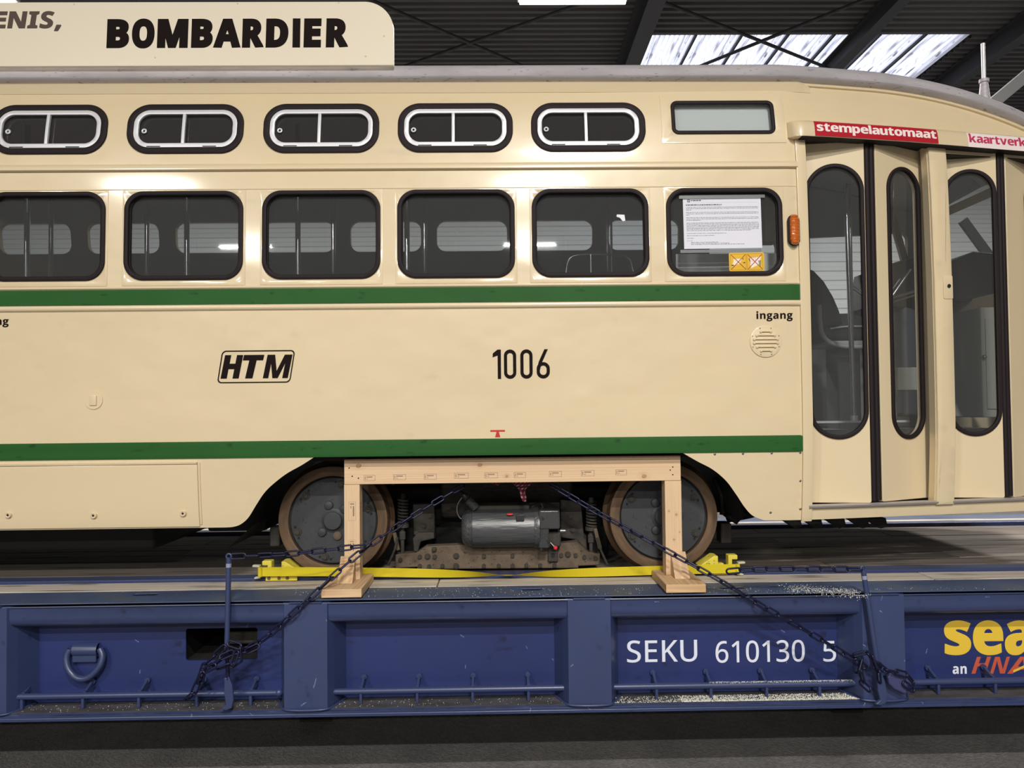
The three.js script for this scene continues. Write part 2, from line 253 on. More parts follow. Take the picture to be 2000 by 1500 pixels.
// ---------------------------------------------------------------- the tram: its side surface
const Z0 = -3.68, ZC = -4.77, XL = -4.25, XR = 3.3;
const PROF = [[.9, .062], [1.05, .034], [1.25, .014], [1.40, .004], [1.6, 0], [2.25, 0], [2.45, .0035], [2.76, .012], [2.9, .018], [3.0, .026], [3.1, .039], [3.2, .058], [3.3, .088], [3.4, .135], [3.5, .2]];
const slope = PROF.map((p, i) => { const a = PROF[Math.max(0, i - 1)], b = PROF[Math.min(PROF.length - 1, i + 1)]; return (b[1] - a[1]) / (b[0] - a[0]); });
function prof(y) { y = clamp(y, PROF[0][0], 3.4999); let i = 0; while (y > PROF[i + 1][0]) i++; const [a, b] = [PROF[i], PROF[i + 1]], h = b[0] - a[0], t = (y - a[0]) / h, t2 = t * t, t3 = t2 * t; return (2 * t3 - 3 * t2 + 1) * a[1] + (t3 - 2 * t2 + t) * h * slope[i] + (3 * t2 - 2 * t3) * b[1] + (t3 - t2) * h * slope[i + 1]; }
function taper(x) { const u = Math.max(0, x - 1.5); return .172 * u * u / (u + .14) + .6 * Math.max(0, x - 2.95) ** 2; }
const bodyZ = (x, y) => Z0 - prof(y) - taper(x);
function S(px, py) { let p = U(px, py, Z0); for (let i = 0; i < 8; i++) p = U(px, py, bodyZ(p.x, p.y)); return p; }
const Yc = (py) => S(1000, py).y;                     // height of a level measured at the middle of the picture
const YCUT = []; for (let y = .94; y < 3.5; y += y > 2.3 || y < 1.4 ? .03 : .12) YCUT.push(+y.toFixed(3));
const XCUT = []; for (let x = 1.5; x < 3.5; x += .06) XCUT.push(+x.toFixed(3));
function wrap(g, off = 0, deg = 32) {                // flat (x, y, outward) -> on the tram's side
  g = slice(slice(g, 1, YCUT), 0, XCUT); const p = g.attributes.position, uv = new Float32Array(p.count * 2);
  for (let i = 0; i < p.count; i++) { const x = p.getX(i), y = p.getY(i); uv[i * 2] = x; uv[i * 2 + 1] = y; p.setZ(i, bodyZ(x, y) + p.getZ(i) + off); }
  g.setAttribute('uv', new THREE.BufferAttribute(uv, 2)); return fin(crease(g, deg));
}
const plate = (shape, d, off = 0, b = 0, seg = 10) => wrap(extrude(shape, d, b, seg), off);
function sweep(xs, sec, capA = true, capB = true, deg = 40) {    // cross-section [y, out] swept along the side
  const rows = xs.map((x) => sec(x).map(([y, o]) => V(x, y, bodyZ(x, y) + o))), L = [grid(rows, deg)];
  const cap = (r, flip) => { const g = new THREE.BufferGeometry(), a = []; for (let i = 1; i + 1 < r.length; i++) { const t = flip ? [r[0], r[i + 1], r[i]] : [r[0], r[i], r[i + 1]]; t.forEach((q) => a.push(q.x, q.y, q.z)); } g.setAttribute('position', new THREE.Float32BufferAttribute(a, 3)); return fin(g); };
  if (capA) L.push(cap(rows[0], false)); if (capB) L.push(cap(rows.at(-1), true));
  return merge(L);
}
const range = (a, b, n) => Array.from({ length: n + 1 }, (_, i) => a + (b - a) * i / n);
const XS = [...range(XL, 1.5, 6), ...range(1.5, XR, 36).slice(1)];
const drop = (x) => .2 * Math.max(0, x - 2.03) ** 2;
const YG = Yc(158);                                   // gutter
const gut = (x) => YG - drop(x);
const L = { winB: Yc(542.5), winT: Yc(370), stB: Yc(297), stT: Yc(202), s1b: Yc(888.5), s1t: Yc(856), s2b: Yc(590), s2t: Yc(560), skirt: S(1000, 1023).y, ledge: Yc(328), seam: Yc(367) };
const RR = { w: .612, h: L.winT - L.winB, r: .095 }, SR = { w: .606, h: L.stT - L.stB, r: .112 };
const winX = [90, 359.5, 628, 891, 1153, 1415].map((px) => S(px, 455).x), stX = [97, 363, 628, 889.5, 1149].map((px) => S(px, 250).x);
const winY = (L.winT + L.winB) / 2, stY = (L.stT + L.stB) / 2, pitch = winX[2] - winX[1];
const WX = [winX[0] - 2 * pitch, winX[0] - pitch, ...winX], SX = [stX[0] - 2 * pitch, stX[0] - pitch, ...stX];
const dA = S(1308, 198), dB = S(1515, 262), DW = { x: (dA.x + dB.x) / 2, y: (dA.y + dB.y) / 2, w: dB.x - dA.x, h: S(1411, 198).y - S(1411, 263).y, r: .03 };
const sillY = S(1600, 990).y, headY = S(1600, 270).y, doorX = [S(1583, 640).x, S(1824, 640).x, S(1859, 640).x, 3.12];

const tram = thing('tram', 'cream vintage tram with green stripes standing on a blue steel flat rack', 'tram', V(-.4, .66, ZC));
{ // body side with its window and door openings
  const s = new THREE.Shape(), at = (a) => { const p = S(a[0], a[1]); return [p.x, p.y]; };
  const left = [[455, 1029], [470, 1024], [485, 1011], [500, 987], [516, 963], [534, 945], [560, 925], [590, 908], [616, 894]].map(at), right = [[1331, 890], [1362, 901], [1392, 917], [1418, 939], [1438, 966], [1454, 990], [1470, 1007], [1492, 1016]].map(at);
  left[left.length - 1][1] = L.s1b + .004; right[0][1] = L.s1b + .004;
  s.moveTo(XL, L.skirt); s.lineTo(left[0][0] - .04, L.skirt); s.splineThru(left.map((p) => new THREE.Vector2(...p))); s.lineTo(right[0][0], right[0][1]); s.splineThru(right.map((p) => new THREE.Vector2(...p))); s.lineTo(right.at(-1)[0] + .08, L.skirt); s.lineTo(XR, L.skirt);
  for (const x of range(XR, 2.03, 24)) s.lineTo(x, gut(x)); s.lineTo(XL, YG);
  const open = (g) => { WX.forEach((x) => g.push(hole(x, winY, RR.w - .02, RR.h - .02, RR.r))); SX.forEach((x) => g.push(hole(x, stY, SR.w - .02, SR.h - .02, SR.r))); g.push(hole(DW.x, DW.y, DW.w - .02, DW.h - .02, DW.r)); g.push(hole((doorX[0] + doorX[1]) / 2, (sillY + headY) / 2, doorX[1] - doorX[0], headY - sillY, .005), hole((doorX[2] + doorX[3]) / 2, (sillY + headY) / 2 - .02, doorX[3] - doorX[2], headY - sillY - .04, .005)); return g; };
  s.holes = open([]);
  part(tram, 'body_side', wrap(new THREE.ShapeGeometry(s, 24)), M.cream);
  const t = new THREE.Shape(); t.moveTo(XL, L.s1b + .06); t.lineTo(1.5, L.s1b + .06); t.lineTo(1.5, sillY - .03); t.lineTo(XR, sillY - .03); for (const x of range(XR, 2.03, 12)) t.lineTo(x, gut(x)); t.lineTo(XL, YG); t.holes = open([]);
  part(tram, 'inner_lining', wrap(new THREE.ShapeGeometry(t, 16), -.045), M.inner);
  const lin = []; for (let i = 0; i < 2; i++) { const [a, b] = [doorX[2 * i], doorX[2 * i + 1]]; lin.push(plate((() => { const q = rrect((a + b) / 2, (sillY + headY) / 2 - .02 * i, b - a + .01, headY - sillY - .04 * i + .01, .005); q.holes = [hole((a + b) / 2, (sillY + headY) / 2 - .02 * i, b - a - .006, headY - sillY - .04 * i - .006, .005)]; return q; })(), .055, -.055)); part(tram, 'lintel_shade_plate', plate(rrect((a + b) / 2, headY - .04 * i + .001, b - a - .004, .016, .003), .165, -.168), M.black); }  // black plate stands in for the shade under each opening's top
  lin.forEach((g) => part(tram, 'door_frame', g, M.creamFlat));
  // the other side, seen from inside through the windows
  const far = new THREE.Shape(); far.moveTo(XL, L.skirt); far.lineTo(-1.7, L.skirt); far.lineTo(-1.45, 1.2); far.lineTo(-1.15, L.s1b); far.lineTo(.95, L.s1b); far.lineTo(1.2, 1.2); far.lineTo(1.45, L.skirt); far.lineTo(XR, L.skirt); for (const x of range(XR, 2.03, 12)) far.lineTo(x, gut(x)); far.lineTo(XL, YG);
  WX.forEach((x, i) => { if (i < 8) far.holes.push(hole(x, winY - .04, RR.w - .03, RR.h - .08, RR.r)); }); [...SX, SX.at(-1) + pitch].forEach((x) => far.holes.push(hole(x, 3.036, SR.w - .03, .245, .075)));
  far.holes.push(hole(1.98, 2.66, .52, .60, .06)); far.holes.push(hole(2.83, 2.66, .74, .62, .06));
  const mir = (g) => { const p = g.attributes.position; for (let i = 0; i < p.count; i++) p.setZ(i, 2 * ZC - p.getZ(i)); g.computeVertexNormals(); return g; };
  const f = mir(wrap(new THREE.ShapeGeometry(far, 16), -.04)); part(tram, 'far_lining', f, M.inner);
  part(tram, 'far_side', mir(wrap(new THREE.ShapeGeometry(far, 16), 0)), M.creamFlat);
  [...SX, SX.at(-1) + pitch].forEach((x) => part(tram, 'far_pane', mir(wrap(new THREE.ShapeGeometry(rrect(x, 3.036, SR.w, .27, SR.r)), -.022)), M.glass));
  const end = (x) => { const a = []; for (const y of range(L.skirt, gut(x), 20)) a.push([y]); return grid([a.map(([y]) => V(x, y, bodyZ(x, y))), a.map(([y]) => V(x, y, 2 * ZC - bodyZ(x, y)))]); };
  part(tram, 'end_wall', end(XL), M.creamFlat);
  { const x = XR, lo = 2.35, hi = 3.0, row = (y) => V(x, y, bodyZ(x, y)), row2 = (y) => V(x, y, 2 * ZC - bodyZ(x, y)), seg = (a, b) => grid([[row(a), row(b)], [row2(a), row2(b)]]);
    part(tram, 'front_wall', merge([seg(L.skirt, 1.2), seg(1.2, lo), seg(hi, gut(x)), beam(V(x, lo, ZC), V(x, hi, ZC), .06, .06)]), M.creamFlat); }
}
// roof with its gutter
{
  const sec = (x) => { const g = gut(x), z = (o) => o; return [[g - .020, -.004], [g - .019, .006], [g - .004, .046], [g + .002, .050], [g + .007, .046], [g + .014, .022], [g + .03, .010], [g + .06, .0], [g + .085, -.012], [g + .102, -.034], [g + .112, -.07], [g + .119, -.14], [g + .128, -.3], [g + .138, -.6]].map(([y, o]) => V(x, y, bodyZ(x, g) + z(o))); };
  const rows = XS.map((x) => { const a = sec(x); const b = a.map((p) => V(p.x, p.y, 2 * ZC - p.z)).reverse(); return [...a, V(x, gut(x) + .145, ZC), ...b]; });
  part(tram, 'roof', grid(rows, 50), M.roof, 'grey painted roof edge');
  part(tram, 'inner_ceiling', grid(XS.map((x) => { const g = gut(x); return [-.06, -.3, -.7].map((o) => V(x, g + .0 - .05 * (o + .06) - .0, bodyZ(x, g) + o)).concat([V(x, g + .05, ZC)], [-.7, -.3, -.06].map((o) => V(x, g - .05 * (o + .06), 2 * ZC - bodyZ(x, g) - o))); }), 60), M.inner);
  const cream = (x) => { const g = gut(x); return [[g - .019, .0], [g - .021, .012], [g - .030, .018], [g - .040, .013], [g - .044, 0]]; };
  part(tram, 'gutter_moulding', sweep(XS, cream), M.creamFlat);
  const xe = S(1578, 165).x, rail = (x) => { const k = clamp((xe - x) / .07, 0, 1), y1 = S(1000, 168).y, y0 = S(1000, 181).y; return [[y1 + .012, 0], [y1 + .010, .024 * k + .006], [y1 - .002, .030 * k + .006], [y0, .003], [y0 - .001, 0]]; };
  part(tram, 'rain_rail', sweep([...range(XL, xe - .08, 5), ...range(xe - .07, xe, 4)], rail), M.creamFlat);
}
// ledge between the two rows of windows, stripes and mouldings
const bodyEnd = S(1560, 450).x, X1 = S(1562, 575).x, X2 = S(1569, 868).x;
const bead = (y, h, o) => () => [[y + h / 2, 0], [y + h * .42, o * .7], [y + h * .2, o], [y - h * .15, o * .95], [y - h * .38, o * .6], [y - h / 2, 0]];
const XB = [...range(XL, 1.48, 8), ...range(1.5, bodyEnd, 3)];
part(tram, 'ledge', merge([sweep(XB, () => [[L.ledge + .030, 0], [L.ledge + .028, .004], [L.ledge + .022, .014], [L.ledge + .010, .018], [L.ledge - .004, .017], [L.ledge - .008, .012], [L.ledge - .009, 0]])]), M.creamFlat);
part(tram, 'panel_seam', sweep(XB, bead(L.seam + .002, .006, .003)), M.creamFlat);
part(tram, 'upper_stripe', sweep([...range(XL, 1.48, 8), ...range(1.5, X1, 3)], () => [[L.s2t, 0], [L.s2t - .001, .004], [L.s2b + .001, .004], [L.s2b, 0]]), M.green, 'dark green stripe under the windows');
part(tram, 'stripe_moulding', sweep([...range(XL, 1.48, 8), ...range(1.5, X1, 3)], bead(L.s2b - .017, .032, .014)), M.creamFlat); part(tram, 'stripe_moulding', sweep([...range(XL, 1.48, 8), ...range(1.5, X1, 3)], bead(L.s2t + .009, .016, .008)), M.creamFlat);
{ const s = new THREE.Shape(), r = .02; s.moveTo(XL, L.s1b); s.lineTo(X2 - r, L.s1b); s.absarc(X2 - r, L.s1b + r, r, -PI / 2, 0); s.lineTo(X2, L.s1t - r); s.absarc(X2 - r, L.s1t - r, r, 0, PI / 2); s.lineTo(XL, L.s1t); part(tram, 'lower_stripe', plate(s, .006, 0, .001), M.green, 'dark green stripe along the bottom of the side'); }
{ const g = []; for (const x of [...WX]) { const q = rrect(x, (L.seam + L.winB - .03) / 2 + .0, RR.w + .022, L.seam - L.winB + .026, .004); q.holes = [hole(x, winY, RR.w - .012, RR.h - .012, RR.r)]; g.push(plate(q, .0028, 0, .0008)); } g.forEach((q) => part(tram, 'window_panel', q, M.cream)); }
{ const q = rrect(DW.x, DW.y - .004, S(1533, 230).x - S(1292, 230).x, S(1411, 178).y - S(1411, 271).y, .004); q.holes = [hole(DW.x, DW.y, DW.w - .012, DW.h - .012, DW.r)]; part(tram, 'sign_panel', plate(q, .003, 0, .0008), M.creamFlat); }
{ const a = S(1563, 640), b = S(1583, 640), g = rrect((a.x + b.x) / 2, (S(1573, 1017).y + S(1565, 275).y) / 2, b.x - a.x, S(1565, 275).y - S(1573, 1019).y, .004); part(tram, 'corner_post', plate(g, .012, 0, .004), M.creamFlat); }
// windows
function ring(w, h, r, t) { const s = rrect(0, 0, w, h, r); s.holes = [hole(0, 0, w - 2 * t, h - 2 * t, Math.max(.004, r - t))]; return s; }
const onSide = (g, x, y, off = 0) => wrap(g.clone().translate(x, y, 0), off);
const seal = extrude(ring(RR.w, RR.h, RR.r + .004, .024), .022, .006, 12), seal2 = extrude(ring(RR.w - .03, RR.h - .03, RR.r - .012, .012), .018, .003, 12), pane = new THREE.ShapeGeometry(rrect(0, 0, RR.w - .04, RR.h - .04, RR.r - .016), 12);
WX.forEach((x) => { const w = holder(tram, 'passenger_window'); part(w, 'rubber_seal', onSide(seal, x, winY, -.008), M.rubber); part(w, 'inner_bead', onSide(seal2, x, winY, -.024), M.rubber); part(w, 'pane', onSide(pane, x, winY, -.020), M.glass); });
const sSeal = extrude(ring(SR.w, SR.h, SR.r + .004, .034), .020, .006, 12), sFrame = extrude(ring(SR.w - .062, SR.h - .062, SR.r - .026, .027), .016, .004, 12), sPane = new THREE.ShapeGeometry(rrect(0, 0, SR.w - .10, SR.h - .10, SR.r - .05), 12), sBar = extrude(rrect(-.012, 0, .016, SR.h - .10, .002), .016, .002), latch = fin(new THREE.TorusGeometry(.0098, .0046, 8, 18));
SX.forEach((x) => {
  const w = holder(tram, 'vent_window'); part(w, 'rubber_seal', onSide(sSeal, x, stY, -.008), M.rubber); part(w, 'metal_frame', onSide(sFrame, x, stY, -.010), M.alu, 'bright metal frame'); part(w, 'divider_bar', onSide(sBar, x, stY, -.012), M.alu);
  part(w, 'pane', onSide(sPane, x, stY, -.022), M.glassTint); part(w, 'latch', onSide(latch, x - .222, stY - .008, -.012), M.alu);
  for (const s of [-.16, .13]) part(w, 'drain_slot', onSide(fin(new THREE.BoxGeometry(.07, .004, .004)), x + s, stY - SR.h / 2 + .038, .006), M.black);
});
{ const w = holder(tram, 'destination_window', 'narrow frosted sign window'); part(w, 'rubber_seal', onSide(extrude(ring(DW.w, DW.h, DW.r + .006, .020), .02, .006, 10), DW.x, DW.y, -.008), M.rubber); part(w, 'pane', onSide(new THREE.ShapeGeometry(rrect(0, 0, DW.w - .03, DW.h - .03, DW.r - .01)), DW.x, DW.y, -.016), M.glass); part(w, 'blank_blind', onSide(extrude(rrect(0, 0, DW.w - .01, DW.h - .01, .01), .004), DW.x, DW.y, -.036), std(0xe4e8e4, .7)); }
// skirt panel with its screws
{
  const a = S(388, 960).x, y1 = S(200, 909).y, y0 = S(388, 1028).y, c = (XL + a) / 2;
  const sk = part(tram, 'skirt_panel', plate(rrect(c, (y0 + y1) / 2, a - XL, y1 - y0, .003), .007, .002, .002), M.creamFlat);
  part(sk, 'skirt_lip', sweep(range(XL, a, 4), bead(y1 + .006, .014, .017)), M.creamFlat);
  for (const px of [[20, 1005], [186, 1006], [360, 1002]]) { const p = S(...px); part(sk, 'screw', onSide(merge([fin(new THREE.CylinderGeometry(.014, .0165, .012, 20).rotateX(PI / 2)), fin(new THREE.TorusGeometry(.012, .004, 8, 20).translate(0, 0, .005))]), p.x, p.y, .012), M.creamFlat); part(sk, 'screw_socket', onSide(fin(new THREE.CylinderGeometry(.0062, .0062, .006, 4).rotateX(PI / 2).translate(0, 0, .005)), p.x, p.y, .0135), M.black); }
  const b = S(391, 960).x; part(tram, 'skirt_seam', plate(rrect(b, (y0 + y1) / 2 + .01, .008, y1 - y0, .002), .006, 0, .002), M.creamFlat);
}
for (const px of [[1396, 887], [1451, 886], [1507, 885], [1563, 884], [1563, 939], [1563, 994], [1505, 1001]]) { const p = S(...px); part(tram, 'rivet', onSide(fin(new THREE.SphereGeometry(.0065, 12, 8).scale(1, 1, .5)), p.x, p.y, .001), M.steel); }
{ const p = S(183, 782), g = part(tram, 'filler_cap', onSide(merge([fin(new THREE.CylinderGeometry(.045, .047, .005, 32).rotateX(PI / 2)), fin(new THREE.TorusGeometry(.045, .0025, 6, 36))]), p.x, p.y, .002), M.creamFlat); part(g, 'cap_latch', onSide(extrude(rrect(0, 0, .036, .052, .005), .006, .002), p.x, p.y, .005), M.creamFlat); }
{ const p = S(1495, 667), g = part(tram, 'round_vent', onSide(extrude(new THREE.Shape().absarc(0, 0, .083, 0, 2 * PI), .006, .002, 40), p.x, p.y, 0), M.creamFlat); [.052, .094, .122, .122, .094, .052].forEach((w, i) => part(g, 'louvre', onSide(merge([fin(new THREE.CylinderGeometry(.0075, .0075, w, 10, 1, false, 0, PI).rotateZ(PI / 2)), fin(new THREE.SphereGeometry(.0075, 10, 8).translate(-w / 2, 0, 0)), fin(new THREE.SphereGeometry(.0075, 10, 8).translate(w / 2, 0, 0))]), p.x, p.y + .05 - i * .02, .007), M.creamFlat)); for (let i = 0; i < 8; i++) part(g, 'vent_screw', onSide(fin(new THREE.SphereGeometry(.0032, 8, 6)), p.x + .074 * Math.cos(i * PI / 4 + .4), p.y + .074 * Math.sin(i * PI / 4 + .4), .006), M.steel); }
{ const p = S(1548, 451), g = holder(tram, 'marker_lamp', 'orange ribbed side lamp'); part(g, 'lamp_base', onSide(extrude(rrect(0, 0, .064, .166, .032), .014, .004), p.x, p.y, .008), M.rubber); const l = []; for (let i = 0; i < 9; i++) l.push(fin(new THREE.SphereGeometry(1, 14, 10).scale(.026 * (i === 0 || i === 8 ? .8 : 1), .0115, .020).translate(0, -.068 + i * .017, 0))); l.push(fin(new THREE.CapsuleGeometry(.025, .10, 6, 16).scale(1, 1, .7))); part(g, 'lamp_lens', onSide(merge(l), p.x, p.y, .026), M.orange); }
// lettering on the side
{
  const put = (name, geo, mat, off = .0012) => part(tram, name, wrap(geo, off), mat);
  const bx = (a, b) => { const p = S(...a), q = S(...b); return [p.x, q.x, q.y, p.y]; };
  put('lettering', letters('ingang', font, ...bx([1477, 608], [1548, 627])), M.ink); { const q = bx([-54, 620], [17, 639]); put('lettering', letters('ingang', font, ...q), M.ink); }
  // number: strokes of even width
  { const [x0, x1, y0, y1] = bx([962, 683], [1074, 739]), h = y1 - y0, w = x1 - x0, t = h * .118, o = [];
    o.push(extrude(poly([[x0, y1 - h * .26], [x0 + .001, y1 - h * .13], [x0 + w * .085, y1], [x0 + w * .145, y1], [x0 + w * .145, y0], [x0 + w * .145 - t * .95, y0], [x0 + w * .145 - t * .95, y1 - h * .20]]), .0015));
    for (const k of [.305, .592]) { const s = rrect(x0 + w * k, (y0 + y1) / 2, w * .215, h, w * .1075); s.holes = [hole(x0 + w * k, (y0 + y1) / 2, w * .215 - 2 * t * .92, h - 2 * t, w * .1075 - t * .92)]; o.push(extrude(s, .0015, 0, 16)); }
    const cx = x0 + w * .885, rw = w * .23, rh = h * .56, s = rrect(cx, y0 + rh / 2, rw, rh, rw / 2); s.holes = [hole(cx, y0 + rh / 2, rw - 2 * t * .92, rh - 2 * t, rw / 2 - t * .92)]; o.push(extrude(s, .0015, 0, 16));
    o.push(extrude(poly([[cx - rw * .5, y0 + rh * .52], [cx - rw * .34, y0 + rh * 1.02], [cx + rw * .10, y1], [cx + rw * .10 + t * 1.02, y1], [cx - rw * .12, y0 + rh * .93], [cx - rw * .5 + t * .95, y0 + rh * .52]]), .0015)); put('fleet_number', merge(o), M.ink); }
  { const [x0, x1, y0, y1] = bx([424, 685], [577, 747]), k = .16, w = x1 - x0, h = y1 - y0, t = .0055, out = rrect(0, 0, w - k * h, h, .022); out.holes = [hole(0, 0, w - k * h - 2 * t, h - 2 * t, .018)]; const g = [shear(extrude(out, .0015), k)];
    for (const [c, a, b] of [['H', -.455, -.165], ['T', -.17, .105], ['M', .085, .465]]) g.push(letters(c, font, w * a, w * b, -h * .36, h * .36, { k: .2, weight: c === 'M' ? .02 : .035 })); put('operator_emblem', merge(g).translate((x0 + x1) / 2, (y0 + y1) / 2, 0), M.ink); }
  { const p = S(972, 846), s = .0027; put('jacking_mark', merge([extrude(poly([[-14 * s, 3 * s], [14 * s, 3 * s], [14 * s, 6 * s], [-14 * s, 6 * s]]), .001), extrude(poly([[-5 * s, -7.5 * s], [5 * s, -7.5 * s], [2 * s, 3 * s], [-2 * s, 3 * s]]), .001)]).translate(p.x, p.y, 0), M.redMark); }
}
// board on the roof with the lettering
{
  const z = -3.775, b = holder(tram, 'roof_board', 'long cream lettered board along the roof'), q = (px, py) => { const p = U(px, py, z); return [p.x, p.y]; }, y1 = U(700, 3, z).y, y0 = U(700, 127.5, z).y, x1 = U(769, 100, z).x, r = .155, s = new THREE.Shape();
  s.moveTo(XL, y0); s.lineTo(x1, y0); s.lineTo(x1, y1 - r); s.absarc(x1 - r, y1 - r, r, 0, PI / 2); s.lineTo(XL, y1);
  part(b, 'board', extrude(s, .018, .003, 16).translate(0, 0, z - .018), M.board);
  const fit = (str, a, c, o) => { const [xa, ya] = q(...a), [xb, yb] = q(...c); return letters(str, font, xa, xb, yb, ya, o).translate(0, 0, z); };
  [['B', 208, 252], ['O', 258, 302], ['M', 306.5, 368.5], ['B', 373, 415.5], ['A', 416, 470], ['R', 472.5, 515], ['D', 518.5, 563.5], ['E', 592.5, 628.5], ['R', 636, 680]].forEach(([c, a, e], i) => { const dy = -1.6 * (a - 208) / 470, o = c === 'O' ? .8 : 0; part(b, 'letter', fit(c, [a, 37.5 + dy - o], [e, 94 + dy + o], { weight: c === 'I' ? .02 : .06, k: .035, seg: 8 }), M.ink); });
  { const [xa, ya] = q(571, 36.2), [xb, yb] = q(586, 92.8); part(b, 'letter', extrude(poly([[xa, yb], [xb, yb], [xb + .003, ya], [xa + .003, ya]]), .0015).translate(0, 0, z), M.ink); }
  part(b, 'lettering', fit('ENIS,', [-14, 22], [120, 61], { weight: .03, k: .12, space: .1 }), M.inkFade, 'greyed lettering');
  for (const px of [[750, 70], [714, 110], [662, 6], [464, 7], [303, 112], [145, 8]]) { const p = U(...px, z); part(b, 'screw', fin(new THREE.SphereGeometry(.005, 10, 6).scale(1, 1, .5).translate(p.x, p.y, z)), M.creamFlat); }
  for (const x of [-3, -1.9, -.75]) part(b, 'stay', rod(V(x, y0 + .16, z - .015), V(x, YG + .13, z - .35), .01), M.steel);
}
{ const g = holder(tram, 'roof_mast', 'short grey mast on the roof'), p = U(1922, 172, -4.1), q = U(1922, 90, -4.1); part(g, 'mast_base', merge([cyl(.040, .19, 'y', p.x, p.y - .055, p.z, 20, .019), cyl(.026, .018, 'y', p.x, p.y + .042, p.z, 20)]), M.roof); part(g, 'mast_rod', cyl(.011, q.y - p.y - .03, 'y', p.x, (p.y + q.y) / 2 + .03, p.z), M.alu); }
